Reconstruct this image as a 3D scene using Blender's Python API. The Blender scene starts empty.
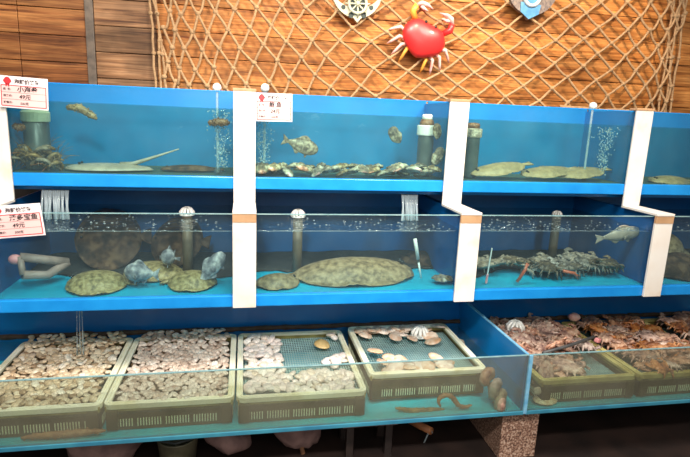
import bpy, bmesh, math, random
import numpy as np
from mathutils import Vector, Matrix, Euler, noise
random.seed(7)
S = bpy.context.scene
C = S.collection
PI = math.pi
R_ = math.radians

# ------------------------------------------------------------------ camera
FPX, YAW, PITCH, ROLL = 523.4, .1935, .2073, .0409
IW, IH = 690, 457
CAM = Vector((0, 0, 1.5))
fw = Vector((math.sin(YAW)*math.cos(PITCH), math.cos(YAW)*math.cos(PITCH), -math.sin(PITCH)))
r0 = Vector((math.cos(YAW), -math.sin(YAW), 0)); u0 = r0.cross(fw)
rt = r0*math.cos(ROLL)+u0*math.sin(ROLL); up = rt.cross(fw)

def at(px, py, Y=None, Z=None, X=None):
    """the point of the place seen at a photo pixel, on the plane Y / Z / X = const"""
    d = fw+rt*((px-IW/2)/FPX)-up*((py-IH/2)/FPX)
    t = (Y-CAM.y)/d.y if Y is not None else ((Z-CAM.z)/d.z if Z is not None else (X-CAM.x)/d.x)
    return CAM+d*t

cd = bpy.data.cameras.new('camera'); cam = bpy.data.objects.new('camera', cd); C.objects.link(cam)
m3 = Matrix((rt, up, -fw)).transposed()
cam.matrix_world = Matrix.Translation(CAM) @ m3.to_4x4()
cd.sensor_width = 36; cd.lens = FPX/IW*36; cd.clip_start = .02
S.camera = cam

# ------------------------------------------------------------------ materials
def nodes(name):
    m = bpy.data.materials.new(name); m.use_nodes = True
    nt = m.node_tree; nt.nodes.clear()
    o = nt.nodes.new('ShaderNodeOutputMaterial')
    return m, nt, o
def N(nt, t, **kw):
    n = nt.nodes.new(t)
    for k, v in kw.items():
        if k.startswith('i_'):
            key = k[2:]; n.inputs[int(key) if key.isdigit() else key.replace('_', ' ')].default_value = v
        else: setattr(n, k, v)
    return n
def ramp(nt, fac, stops):
    r = N(nt, 'ShaderNodeValToRGB'); e = r.color_ramp.elements
    while len(e) < len(stops): e.new(.5)
    for k, (p, c) in enumerate(stops): e[k].position = p; e[k].color = (*c, 1)
    nt.links.new(fac, r.inputs[0]); return r.outputs[0]
def srgb(r, g, b):
    f = lambda c: (c/255/12.92 if c/255 <= .04045 else ((c/255+.055)/1.055)**2.4)
    return (f(r), f(g), f(b))

def mat(name, c1, c2=None, rough=.5, scale=20, detail=4, bump=0, bscale=None, spec=.5, metal=0, stops=None, stretch=(1, 1, 1), randomize=0, coat=0):
    """principled material whose colour is a noise ramp between c1 and c2"""
    m, nt, o = nodes(name)
    b = N(nt, 'ShaderNodeBsdfPrincipled'); nt.links.new(b.outputs[0], o.inputs[0])
    b.inputs['Roughness'].default_value = rough; b.inputs['Metallic'].default_value = metal
    b.inputs['Specular IOR Level'].default_value = spec; b.inputs['Coat Weight'].default_value = coat
    tc = N(nt, 'ShaderNodeTexCoord'); mp = N(nt, 'ShaderNodeMapping'); mp.inputs['Scale'].default_value = stretch
    nt.links.new(tc.outputs['Object'], mp.inputs[0])
    nz = N(nt, 'ShaderNodeTexNoise'); nz.inputs['Scale'].default_value = scale; nz.inputs['Detail'].default_value = detail
    nt.links.new(mp.outputs[0], nz.inputs['Vector'])
    if stops is None:
        c2 = c2 or tuple(x*.75 for x in c1); stops = [(.35, c1), (.65, c2)]
    col = ramp(nt, nz.outputs[0], stops)
    if randomize:
        oi = N(nt, 'ShaderNodeObjectInfo'); hs = N(nt, 'ShaderNodeHueSaturation')
        mr = N(nt, 'ShaderNodeMapRange'); mr.inputs[3].default_value = 1-randomize; mr.inputs[4].default_value = 1+randomize*.7
        nt.links.new(oi.outputs['Random'], mr.inputs[0]); nt.links.new(mr.outputs[0], hs.inputs['Value'])
        ml = N(nt, 'ShaderNodeMath', operation='MULTIPLY'); ml.inputs[1].default_value = 7.31; nt.links.new(oi.outputs['Random'], ml.inputs[0])
        fr = N(nt, 'ShaderNodeMath', operation='FRACT'); nt.links.new(ml.outputs[0], fr.inputs[0])
        mh = N(nt, 'ShaderNodeMapRange'); mh.inputs[3].default_value = .6; mh.inputs[4].default_value = 1.3; nt.links.new(fr.outputs[0], mh.inputs[0])
        nt.links.new(mh.outputs[0], hs.inputs['Saturation']); nt.links.new(col, hs.inputs['Color']); col = hs.outputs[0]
    nt.links.new(col, b.inputs['Base Color'])
    if bump:
        n2 = N(nt, 'ShaderNodeTexNoise'); n2.inputs['Scale'].default_value = bscale or scale*2; n2.inputs['Detail'].default_value = 3
        nt.links.new(mp.outputs[0], n2.inputs['Vector'])
        bp = N(nt, 'ShaderNodeBump'); bp.inputs['Strength'].default_value = bump; bp.inputs['Distance'].default_value = .01
        nt.links.new(n2.outputs[0], bp.inputs['Height']); nt.links.new(bp.outputs[0], b.inputs['Normal'])
    return m

def clear(name, tint, gloss=1.0, haze=0, haze_col=(.5, .5, .45), bump=0, bscale=12, ior=1.33, rough=.02, hscale=6, edge=None):
    """thin clear material: tinted pass-through, fresnel mirror, a little dirt film"""
    m, nt, o = nodes(name)
    t = N(nt, 'ShaderNodeBsdfTransparent'); t.inputs[0].default_value = (*tint, 1)
    g = N(nt, 'ShaderNodeBsdfGlossy'); g.inputs['Roughness'].default_value = rough
    f = N(nt, 'ShaderNodeFresnel'); f.inputs[0].default_value = ior
    k = N(nt, 'ShaderNodeMath', operation='MULTIPLY'); k.inputs[1].default_value = gloss
    nt.links.new(f.outputs[0], k.inputs[0])
    ge = N(nt, 'ShaderNodeNewGeometry'); iv = N(nt, 'ShaderNodeMath', operation='SUBTRACT'); iv.inputs[0].default_value = 1; nt.links.new(ge.outputs['Backfacing'], iv.inputs[1])
    k2 = N(nt, 'ShaderNodeMath', operation='MULTIPLY'); nt.links.new(k.outputs[0], k2.inputs[0]); nt.links.new(iv.outputs[0], k2.inputs[1])
    tc = N(nt, 'ShaderNodeTexCoord')
    if bump:
        n2 = N(nt, 'ShaderNodeTexNoise'); n2.inputs['Scale'].default_value = bscale; n2.inputs['Detail'].default_value = 2
        nt.links.new(tc.outputs['Object'], n2.inputs['Vector'])
        bp = N(nt, 'ShaderNodeBump'); bp.inputs['Strength'].default_value = bump; bp.inputs['Distance'].default_value = .02
        nt.links.new(n2.outputs[0], bp.inputs['Height']); nt.links.new(bp.outputs[0], g.inputs['Normal']); nt.links.new(bp.outputs[0], f.inputs['Normal'])
    first = t.outputs[0]
    if haze:
        d = N(nt, 'ShaderNodeBsdfDiffuse'); d.inputs[0].default_value = (*haze_col, 1)
        n3 = N(nt, 'ShaderNodeTexNoise'); n3.inputs['Scale'].default_value = hscale; n3.inputs['Detail'].default_value = 5
        nt.links.new(tc.outputs['Object'], n3.inputs['Vector'])
        mr = N(nt, 'ShaderNodeMapRange'); mr.inputs[1].default_value = .3; mr.inputs[2].default_value = .7
        mr.inputs[3].default_value = haze*.6; mr.inputs[4].default_value = haze*1.4
        nt.links.new(n3.outputs[0], mr.inputs[0])
        mx = N(nt, 'ShaderNodeMixShader'); nt.links.new(mr.outputs[0], mx.inputs[0])
        nt.links.new(t.outputs[0], mx.inputs[1]); nt.links.new(d.outputs[0], mx.inputs[2]); first = mx.outputs[0]
    mx2 = N(nt, 'ShaderNodeMixShader'); nt.links.new(k2.outputs[0], mx2.inputs[0])
    nt.links.new(first, mx2.inputs[1]); nt.links.new(g.outputs[0], mx2.inputs[2]); nt.links.new(mx2.outputs[0], o.inputs[0])
    return m

def wood(name, dark, midc, light, ph=.127, vary=.35, offset=0., streak=1.0, blotch=.25):
    m, nt, o = nodes(name); L = nt.links.new
    b = N(nt, 'ShaderNodeBsdfPrincipled'); L(b.outputs[0], o.inputs[0]); b.inputs['Roughness'].default_value = .55
    b.inputs['Specular IOR Level'].default_value = .3
    tc = N(nt, 'ShaderNodeTexCoord'); sp = N(nt, 'ShaderNodeSeparateXYZ'); L(tc.outputs['Object'], sp.inputs[0])
    ad = N(nt, 'ShaderNodeMath', operation='ADD'); ad.inputs[1].default_value = offset; L(sp.outputs['Z'], ad.inputs[0])
    dv = N(nt, 'ShaderNodeMath', operation='DIVIDE'); dv.inputs[1].default_value = ph; L(ad.outputs[0], dv.inputs[0])
    fl = N(nt, 'ShaderNodeMath', operation='FLOOR'); L(dv.outputs[0], fl.inputs[0])
    wn = N(nt, 'ShaderNodeTexWhiteNoise', noise_dimensions='1D'); L(fl.outputs[0], wn.inputs['W'])
    # grain: shifted per plank
    ml = N(nt, 'ShaderNodeMath', operation='MULTIPLY'); ml.inputs[1].default_value = 9.7; L(wn.outputs[0], ml.inputs[0])
    ax = N(nt, 'ShaderNodeMath', operation='ADD'); L(sp.outputs['X'], ax.inputs[0]); L(ml.outputs[0], ax.inputs[1])
    cb = N(nt, 'ShaderNodeCombineXYZ'); L(ax.outputs[0], cb.inputs[0]); L(sp.outputs['Y'], cb.inputs[1]); L(sp.outputs['Z'], cb.inputs[2])
    mp = N(nt, 'ShaderNodeMapping'); mp.inputs['Scale'].default_value = (1.6, 1, 26); L(cb.outputs[0], mp.inputs[0])
    n1 = N(nt, 'ShaderNodeTexNoise'); n1.inputs['Scale'].default_value = 1.3; n1.inputs['Detail'].default_value = 6; n1.inputs['Roughness'].default_value = .62; n1.inputs['Distortion'].default_value = .8
    L(mp.outputs[0], n1.inputs['Vector'])
    mp2 = N(nt, 'ShaderNodeMapping'); mp2.inputs['Scale'].default_value = (4, 1, 150); L(cb.outputs[0], mp2.inputs[0])
    n2 = N(nt, 'ShaderNodeTexNoise'); n2.inputs['Scale'].default_value = 1; n2.inputs['Detail'].default_value = 3; L(mp2.outputs[0], n2.inputs['Vector'])
    n3 = N(nt, 'ShaderNodeTexNoise'); n3.inputs['Scale'].default_value = 5; n3.inputs['Detail'].default_value = 3; L(cb.outputs[0], n3.inputs['Vector'])
    col = ramp(nt, n1.outputs[0], [(.32, dark), (.47, midc), (.62, light)])
    mr = N(nt, 'ShaderNodeMapRange'); mr.inputs[1].default_value = .35; mr.inputs[2].default_value = .65; mr.inputs[3].default_value = 1-.35*streak; mr.inputs[4].default_value = 1.12; L(n2.outputs[0], mr.inputs[0])
    mr2 = N(nt, 'ShaderNodeMapRange'); mr2.inputs[3].default_value = 1-vary; mr2.inputs[4].default_value = 1+vary*.5; L(wn.outputs[0], mr2.inputs[0])
    mr3 = N(nt, 'ShaderNodeMapRange'); mr3.inputs[1].default_value = .3; mr3.inputs[2].default_value = .7; mr3.inputs[3].default_value = 1-blotch; mr3.inputs[4].default_value = 1+blotch*.6; L(n3.outputs[0], mr3.inputs[0])
    a = N(nt, 'ShaderNodeMath', operation='MULTIPLY'); L(mr.outputs[0], a.inputs[0]); L(mr2.outputs[0], a.inputs[1])
    a2 = N(nt, 'ShaderNodeMath', operation='MULTIPLY'); L(a.outputs[0], a2.inputs[0]); L(mr3.outputs[0], a2.inputs[1])
    hs = N(nt, 'ShaderNodeHueSaturation'); L(col, hs.inputs['Color']); L(a2.outputs[0], hs.inputs['Value'])
    L(hs.outputs[0], b.inputs['Base Color'])
    bp = N(nt, 'ShaderNodeBump'); bp.inputs['Strength'].default_value = .35; bp.inputs['Distance'].default_value = .004
    L(n1.outputs[0], bp.inputs['Height']); L(bp.outputs[0], b.inputs['Normal'])
    return m

def shellmat(name, stops, ring=240, amount=.35):
    """clam shell: colour per shell, growth rings around the beak"""
    m, nt, o = nodes(name); L = nt.links.new
    b = N(nt, 'ShaderNodeBsdfPrincipled'); L(b.outputs[0], o.inputs[0]); b.inputs['Roughness'].default_value = .3
    oi = N(nt, 'ShaderNodeObjectInfo'); tc = N(nt, 'ShaderNodeTexCoord')
    col = ramp(nt, oi.outputs['Random'], stops)
    vs = N(nt, 'ShaderNodeVectorMath', operation='DISTANCE'); vs.inputs[1].default_value = (-.016, 0, 0); L(tc.outputs['Object'], vs.inputs[0])
    w = N(nt, 'ShaderNodeTexNoise', noise_dimensions='1D'); w.inputs['Scale'].default_value = ring; w.inputs['Detail'].default_value = 2
    L(vs.outputs['Value'], w.inputs['W'])
    mr = N(nt, 'ShaderNodeMapRange'); mr.inputs[1].default_value = .35; mr.inputs[2].default_value = .65; mr.inputs[3].default_value = 1-amount; mr.inputs[4].default_value = 1.1; L(w.outputs[0], mr.inputs[0])
    hs = N(nt, 'ShaderNodeHueSaturation'); L(col, hs.inputs['Color']); L(mr.outputs[0], hs.inputs['Value']); L(hs.outputs[0], b.inputs['Base Color'])
    bp = N(nt, 'ShaderNodeBump'); bp.inputs['Strength'].default_value = .4; bp.inputs['Distance'].default_value = .001
    L(w.outputs[0], bp.inputs['Height']); L(bp.outputs[0], b.inputs['Normal'])
    return m

M = {}
M['wood'] = wood('golden_brown_planks', (.19, .052, .011), (.47, .175, .040), (.65, .285, .082))
M['wood_old'] = wood('weathered_brown_planks', (.085, .034, .015), (.23, .11, .048), (.35, .19, .095), vary=.25, blotch=.5)  # the net wall's planks with weaker light put into the colour
M['wood_red'] = wood('scorched_red_brown_planks', (.085, .024, .007), (.27, .095, .028), (.42, .175, .055), offset=.06, vary=.3)
M['wood_lower'] = mat('dark_painted_board', (.03, .02, .018), (.02, .014, .012), .7)
M['strip'] = mat('grey_brown_strip', (.16, .12, .09), (.09, .07, .055), .5, 30)
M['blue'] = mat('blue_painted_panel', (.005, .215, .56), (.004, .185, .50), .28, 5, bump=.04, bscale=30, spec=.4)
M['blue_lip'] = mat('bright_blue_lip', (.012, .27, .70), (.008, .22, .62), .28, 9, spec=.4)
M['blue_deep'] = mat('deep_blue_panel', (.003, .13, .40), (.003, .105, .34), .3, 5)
M['silty_floor'] = mat('silty_brown_floor', (.10, .10, .07), (.05, .075, .07), .6, 14)  # dark teal brown floor of the upper tanks
M['teal_lip'] = mat('worn_teal_lip', (.05, .26, .36), (.03, .17, .28), .35, 9)
M['cyan_floor'] = mat('turquoise_floor', (.006, .56, .82), (.005, .47, .74), .3, 7)
M['blue_rim'] = mat('pale_blue_panel_edge', (.22, .48, .66), (.12, .36, .58), .35, 40)
M['glass'] = clear('tank_glass', (.93, .985, .98), .6, haze=.02, haze_col=(.4, .5, .55), ior=1.45)
M['glass_low'] = clear('wet_hazy_glass', (.80, .85, .80), .6, haze=.16, haze_col=(.36, .33, .26), ior=1.45, hscale=5)
M['glass_edge'] = mat('polished_glass_edge', (.26, .40, .40), (.16, .30, .32), .3, 30)
M['water_top'] = clear('teal_water', (.82, .95, .90), .7, haze=.03, haze_col=(.05, .28, .38), bump=.25, bscale=14)
M['blue_film'] = mat('algae_filmed_blue_panel', (.005, .175, .44), (.004, .145, .39), .5, 6, spec=.2)  # the water's tinting of light, painted into the submerged back panel
M['water_mid'] = clear('blue_green_water', (.80, .91, .91), .9, haze=.05, haze_col=(.06, .17, .25), bump=.6, bscale=16)
M['water_low'] = clear('shallow_water', (.92, .97, .93), .8, haze=.02, haze_col=(.4, .4, .3), bump=.25, bscale=16)
M['white'] = mat('white_plastic_board', (.86, .80, .72), (.80, .70, .60), .35, 9, detail=5, stops=[(.3, (.78, .75, .70)), (.58, (.76, .70, .63)), (.75, (.70, .58, .47))])
M['white_edge'] = mat('raw_board_end', (.50, .30, .16), (.42, .24, .12), .6, 25)
M['card'] = mat('white_card', (.86, .80, .80), (.84, .76, .77), .4, 8)
M['pink_panel'] = mat('pale_pink_panel', (.84, .56, .54), (.82, .52, .50), .45, 8)
M['red_ink'] = mat('red_ink', (.62, .03, .04), (.5, .03, .04), .5)
M['ink'] = mat('dark_red_black_ink', (.035, .012, .018), (.03, .01, .015), .5)
M['pen'] = mat('black_pen', (.012, .01, .014), (.015, .012, .014), .5)
M['rope'] = mat('beige_rope', (.46, .285, .145), (.33, .20, .10), .8, 60, bump=.4, bscale=150)
M['crab_red'] = mat('glossy_red_plastic', (.82, .03, .03), (.74, .022, .024), .38, 12, coat=.15)
M['crab_pale'] = mat('pinkish_plastic', (.80, .36, .32), (.85, .60, .54), .4, 25)
M['crab_yellow'] = mat('orange_yellow_plastic', (.85, .42, .06), (.8, .3, .05), .4, 25)
M['antique_white'] = mat('antique_white_paint', (.62, .62, .47), (.42, .42, .31), .5, 30, bump=.2)
M['dark_slot'] = mat('dark_recess', (.03, .05, .045), (.02, .03, .03), .6)
M['anchor_grey'] = mat('speckled_grey_brown', (.10, .08, .08), (.24, .18, .15), .6, 70)
M['anchor_blue'] = mat('worn_blue_paint', (.05, .21, .42), (.10, .30, .52), .5, 30)
M['anchor_pale'] = mat('pale_worn_paint', (.55, .58, .60), (.40, .44, .48), .5, 40)
M['crate'] = mat('cream_yellow_plastic', (.66, .63, .34), (.50, .44, .18), .45, 9, stops=[(.3, (.90, .89, .76)), (.58, (.86, .82, .62)), (.78, (.66, .58, .30))])
M['crate_side'] = mat('stained_brown_plastic', (.085, .056, .014), (.04, .03, .01), .5, 14)
M['crate_gold'] = mat('olive_yellow_plastic', (.66, .58, .24), (.42, .33, .10), .45, 12)
M['crate_band'] = mat('stained_gold_plastic', (.44, .36, .12), (.24, .17, .05), .5, 16)
M['grid'] = mat('pale_blue_grid', (.50, .66, .70), (.36, .54, .60), .45, 18)
M['shell_brown'] = shellmat('tan_clam_shell', [(0, (.32, .21, .12)), (.25, (.62, .49, .33)), (.55, (.80, .70, .53)), (.8, (.62, .44, .27)), (1, (.86, .80, .68))])
M['shell_pink'] = shellmat('pinkish_clam_shell', [(0, (.42, .30, .23)), (.3, (.66, .55, .46)), (.6, (.76, .67, .58)), (.85, (.62, .47, .37)), (1, (.82, .77, .70))])
M['shell_white'] = shellmat('white_clam_shell', [(0, (.66, .54, .44)), (.4, (.80, .73, .66)), (.75, (.78, .66, .62)), (1, (.86, .82, .77))], amount=.25)
M['heap'] = mat('shell_heap', (.22, .14, .08), (.09, .055, .03), .6, 45)  # darkened so the gaps between the clams carry painted shade
M['oyster'] = mat('rough_oyster_shell', (.50, .42, .30), (.16, .12, .08), .6, 45, bump=.8, bscale=90, randomize=.3)
M['scallop'] = mat('pale_scallop_shell', (.78, .66, .54), (.58, .38, .26), .45, 35, bump=.4, randomize=.2)
M['abalone'] = mat('abalone_shell', (.15, .10, .06), (.46, .37, .26), .55, 34, stops=[(.38, (.09, .06, .04)), (.52, (.24, .17, .10)), (.66, (.55, .46, .33))], bump=.7, randomize=.4)
M['cucumber'] = mat('brown_sea_cucumber', (.12, .045, .018), (.26, .12, .05), .45, 50, bump=.5)
M['cucumber_tan'] = mat('tan_sea_cucumber', (.36, .22, .09), (.19, .11, .045), .45, 45, bump=.5)
M['cucumber_red'] = mat('red_brown_sea_cucumber', (.34, .13, .065), (.50, .25, .13), .4, 45, bump=.5)
M['flat'] = mat('sandy_flatfish_skin', (.36, .30, .18), (.20, .17, .11), .5, 40, stops=[(.35, (.13, .085, .045)), (.5, (.25, .17, .09)), (.65, (.36, .255, .14))], bump=.25)
M['flat_green'] = mat('olive_flatfish_skin', (.34, .33, .17), (.18, .18, .10), .5, 55, stops=[(.35, (.14, .10, .045)), (.5, (.30, .215, .09)), (.65, (.44, .33, .16))], bump=.25)
M['flat_dark'] = mat('dark_flatfish_skin', (.10, .05, .03), (.035, .026, .022), .8, 22, stops=[(.38, (.03, .02, .016)), (.52, (.085, .045, .028)), (.64, (.15, .085, .05))], bump=.3, spec=.15)
M['sole'] = mat('pale_sole_skin', (.36, .26, .14), (.21, .15, .08), .5, 30, bump=.15)
M['fish_grey'] = mat('grey_mottled_skin', (.40, .38, .37), (.16, .16, .17), .45, 30, stops=[(.38, (.10, .10, .115)), (.52, (.27, .26, .27)), (.66, (.55, .52, .49))], bump=.3)
M['fish_pale'] = mat('pale_fish_skin', (.40, .33, .26), (.26, .22, .18), .4, 22)
M['grouper'] = mat('brown_spotted_skin', (.36, .26, .16), (.15, .10, .07), .45, 60, stops=[(.38, (.13, .085, .06)), (.52, (.30, .22, .14)), (.66, (.48, .38, .27))])
M['eye'] = mat('fish_eye', (.01, .01, .01), (.02, .02, .02), .15)
M['debris'] = mat('brown_shrimp_shells', (.26, .15, .055), (.10, .052, .02), .5, 45, bump=.5, randomize=.25)
M['live_crab'] = mat('olive_crab_shell', (.20, .145, .09), (.075, .06, .05), .4, 40, bump=.4, randomize=.4)
M['pale_crab'] = mat('pale_spotted_crab_shell', (.40, .32, .24), (.16, .14, .12), .4, 45, bump=.4, randomize=.3)
M['brown_crab'] = mat('red_brown_crab_shell', (.43, .17, .09), (.21, .085, .055), .4, 26, stops=[(.35, (.16, .07, .045)), (.5, (.38, .18, .10)), (.66, (.54, .31, .18))], bump=.4, randomize=.35)
M['pink_crab'] = mat('pinkish_crab_shell', (.56, .32, .24), (.30, .16, .14), .4, 30, stops=[(.35, (.20, .105, .095)), (.5, (.44, .265, .20)), (.66, (.62, .46, .36))], bump=.4, randomize=.35)
M['red_feeler'] = mat('red_orange_shell', (.62, .14, .06), (.5, .1, .05), .4)
M['white_gloss'] = mat('white_glossy_plastic', (.84, .84, .80), (.74, .74, .70), .25, 20)
M['pipe_brown'] = mat('stained_brown_pipe', (.16, .11, .07), (.10, .075, .05), .5, 15)
M['jar_grey'] = mat('cloudy_grey_plastic', (.085, .10, .10), (.045, .06, .065), .35, 14)
M['cap_green'] = mat('pale_green_plastic', (.55, .62, .46), (.42, .50, .38), .4, 14)
M['stone'] = mat('speckled_red_granite', (.36, .20, .14), (.10, .055, .045), .45, 120, detail=6, stops=[(.36, (.07, .04, .035)), (.46, (.27, .145, .10)), (.56, (.45, .28, .20)), (.66, (.66, .50, .40))])
M['floor'] = mat('dark_wet_floor', (.032, .02, .017), (.018, .013, .012), .4, 6)
M['rubble'] = mat('dull_pink_rock', (.34, .21, .19), (.18, .11, .105), .8, 12, bump=.6)
M['olive'] = mat('olive_plastic', (.16, .15, .09), (.10, .095, .06), .5, 14)
M['stick'] = mat('raw_stick', (.34, .17, .08), (.22, .11, .06), .6, 40)
M['pinkish_pipe'] = mat('pinkish_tan_pipe', (.36, .25, .21), (.24, .17, .15), .5, 16)
M['drainpipe'] = mat('orange_brown_pipe', (.50, .20, .08), (.36, .14, .06), .5, 18)
M['dark_pipe'] = mat('dark_grey_hose', (.075, .075, .075), (.045, .045, .05), .5, 18)
M['scum'] = mat('dark_brown_grime', (.06, .035, .022), (.03, .02, .014), .8, 30, bump=.5)
M['bubble'] = clear('air_bubble', (.92, .96, .97), 1.6, haze=.14, haze_col=(.7, .8, .82), ior=1.5)
M['silt'] = mat('dark_brown_silt', (.035, .032, .028), (.016, .016, .016), .9, 30, bump=.4)  # colour of the shade under the upper tanks, for a floor sheet
M['bubble_mist'] = clear('fine_air_bubbles', (.9, .95, .97), 1.5, haze=.30, haze_col=(.6, .72, .76), ior=1.4)
M['jet'] = clear('falling_water', (.82, .90, .93), 2.5, haze=.34, haze_col=(.62, .72, .76), ior=1.4, rough=.1)
M['pink'] = mat('pink_plastic', (.80, .34, .34), (.74, .28, .30), .5)

# ------------------------------------------------------------------ mesh helpers
class MB:
    def __init__(self): self.bm = bmesh.new()
    def box(self, x0, x1, y0, y1, z0, z1, bev=0, mi=0):
        bm = self.bm
        vs = [bm.verts.new((x, y, z)) for x in (x0, x1) for y in (y0, y1) for z in (z0, z1)]
        fs = [bm.faces.new([vs[i] for i in q]) for q in ((0, 1, 3, 2), (4, 6, 7, 5), (0, 4, 5, 1), (2, 3, 7, 6), (0, 2, 6, 4), (1, 5, 7, 3))]
        for f in fs: f.material_index = mi
        if bev:
            es = set(e for f in fs for e in f.edges)
            r = bmesh.ops.bevel(bm, geom=list(es), offset=bev, segments=2, affect='EDGES', profile=.6)
            for f in r['faces']: f.material_index = mi
        return self
    def tube(self, pts, rad, seg=8, cap=True, flat=1.0, upv=None):
        """round (or flattened) tube through pts; rad a number or a list"""
        bm = self.bm; pts = [Vector(p) for p in pts]; n = len(pts)
        rads = rad if isinstance(rad, (list, tuple)) else [rad]*n
        rings = []; prev = None
        for i, p in enumerate(pts):
            t = (pts[min(i+1, n-1)]-pts[max(i-1, 0)])
            t = t.normalized() if t.length > 1e-9 else Vector((1, 0, 0))
            ref = Vector(upv) if upv else (prev if prev else (Vector((0, 0, 1)) if abs(t.z) < .9 else Vector((1, 0, 0))))
            b = t.cross(ref)
            if b.length < 1e-6: b = t.cross(Vector((1, 0, 0)) if abs(t.x) < .9 else Vector((0, 1, 0)))
            b.normalize(); nrm = b.cross(t).normalized(); prev = nrm
            rings.append([bm.verts.new(p+(b*math.cos(2*PI*k/seg)+nrm*flat*math.sin(2*PI*k/seg))*rads[i]) for k in range(seg)])
        for i in range(n-1):
            for k in range(seg):
                bm.faces.new((rings[i][k], rings[i][(k+1) % seg], rings[i+1][(k+1) % seg], rings[i+1][k]))
        if cap:
            bm.faces.new(list(reversed(rings[0]))); bm.faces.new(rings[-1])
        return self
    def lathe(self, prof, c=(0, 0, 0), seg=20, axis='Z'):
        bm = self.bm; c = Vector(c); rings = []
        for r, h in prof:
            ring = []
            for k in range(seg):
                a = 2*PI*k/seg; x, y = r*math.cos(a), r*math.sin(a)
                v = {'Z': (x, y, h), 'Y': (x, h, y), 'X': (h, x, y)}[axis]
                ring.append(bm.verts.new(c+Vector(v)))
            rings.append(ring)
        for i in range(len(rings)-1):
            for k in range(seg):
                bm.faces.new((rings[i][k], rings[i][(k+1) % seg], rings[i+1][(k+1) % seg], rings[i+1][k]))
        bm.faces.new(list(reversed(rings[0]))); bm.faces.new(rings[-1])
        return self
    def ball(self, c, r, seg=12, rings=8, mtx=None):
        rr = (r, r, r) if isinstance(r, (int, float)) else r
        mt = Matrix.Translation(c) @ (mtx.to_4x4() if mtx else Matrix.Identity(4)) @ Matrix.Diagonal((*rr, 1))
        bmesh.ops.create_uvsphere(self.bm, u_segments=seg, v_segments=rings, radius=1, matrix=mt)
        return self
    def prism(self, pts, y0, y1):
        """outline in the XZ plane, extruded along Y"""
        bm = self.bm
        a = [bm.verts.new((x, y0, z)) for x, z in pts]; b = [bm.verts.new((x, y1, z)) for x, z in pts]; n = len(pts)
        bm.faces.new(a); bm.faces.new(list(reversed(b)))
        for i in range(n): bm.faces.new((a[i], b[i], b[(i+1) % n], a[(i+1) % n]))
        return self
    def sheet(self, fn, nu, nv):
        """closed sheet: fn(u,v)->(top, bottom), u,v in [-1,1]"""
        bm = self.bm; T = []; B = []
        for i in range(nu+1):
            ta = []; ba = []
            for j in range(nv+1):
                t, b = fn(-1+2*i/nu, -1+2*j/nv); ta.append(bm.verts.new(t)); ba.append(bm.verts.new(b))
            T.append(ta); B.append(ba)
        for i in range(nu):
            for j in range(nv):
                bm.faces.new((T[i][j], T[i+1][j], T[i+1][j+1], T[i][j+1])); bm.faces.new((B[i][j], B[i][j+1], B[i+1][j+1], B[i+1][j]))
        for i in range(nu):
            bm.faces.new((T[i][0], B[i][0], B[i+1][0], T[i+1][0])); bm.faces.new((T[i][nv], T[i+1][nv], B[i+1][nv], B[i][nv]))
        for j in range(nv):
            bm.faces.new((T[0][j], T[0][j+1], B[0][j+1], B[0][j])); bm.faces.new((T[nu][j], B[nu][j], B[nu][j+1], T[nu][j+1]))
        return self
    def jitter(self, amp, sc, seed=0.):
        for v in self.bm.verts:
            v.co += noise.noise_vector(v.co*sc+Vector((seed, seed*1.7, 3)))*amp
        return self
    def build(self, name, m, parent=None, smooth=False, loc=None, rot=None):
        bmesh.ops.recalc_face_normals(self.bm, faces=self.bm.faces)
        me = bpy.data.meshes.new(name); self.bm.to_mesh(me); self.bm.free()
        for mm in (m if isinstance(m, (list, tuple)) else [m]): me.materials.append(mm)
        if smooth:
            for p in me.polygons: p.use_smooth = True
        o = bpy.data.objects.new(name, me); C.objects.link(o)
        if parent: o.parent = parent
        if loc is not None: o.location = loc
        if rot is not None: o.rotation_euler = rot
        return o

def tag(o, label=None, cat=None, group=None, kind=None):
    if label: o['label'] = label
    if cat: o['category'] = cat
    if group: o['group'] = group
    if kind: o['kind'] = kind
    return o
def empty(name, loc=(0, 0, 0), rot=(0, 0, 0), label=None, cat=None, group=None):
    o = bpy.data.objects.new(name, None); C.objects.link(o); o.empty_display_size = .05
    o.location = loc; o.rotation_euler = rot
    return tag(o, label, cat, group)
def copy_tree(o, parent=None):
    c = o.copy(); C.objects.link(c)
    if parent: c.parent = parent
    for ch in list(o.children): copy_tree(ch, c)
    return c

# ------------------------------------------------------------------ the setting
YW = 2.95
XS = at(92, 60, Y=YW).x     # vertical strip on the wall
def planks(name, x0, x1, m, z0, z1, ph, off, joints=()):
    mb = MB(); k0 = math.floor((z0+off)/ph); k = k0
    while k*ph-off < z1:
        a = max(z0, k*ph-off); b = min(z1, (k+1)*ph-off)
        xs = [x0]+sorted(j+((k % 3)-1)*0 for j in joints)+[x1]
        for q in range(len(xs)-1):
            d = random.uniform(0, .004)
            mb.box(xs[q]+.0012, xs[q+1]-.0012, YW+d, YW+.03, a+.0016, b-.0016, bev=.003)
        k += 1
    mb.box(x0, x1, YW+.025, YW+.06, z0, z1)
    return mb.build(name, m)
tag(planks('wall_left', -2.2, XS-.02, M['wood_red'], 1.1, 3.0, .127, .06, joints=(at(21, 60, Y=YW).x,)), 'scorched red brown plank wall left of the grey strip', None, None, 'structure')
w = planks('wall_back', XS+.02, 3.6, M['wood'], 1.1, 3.0, .127, 0.)
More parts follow.
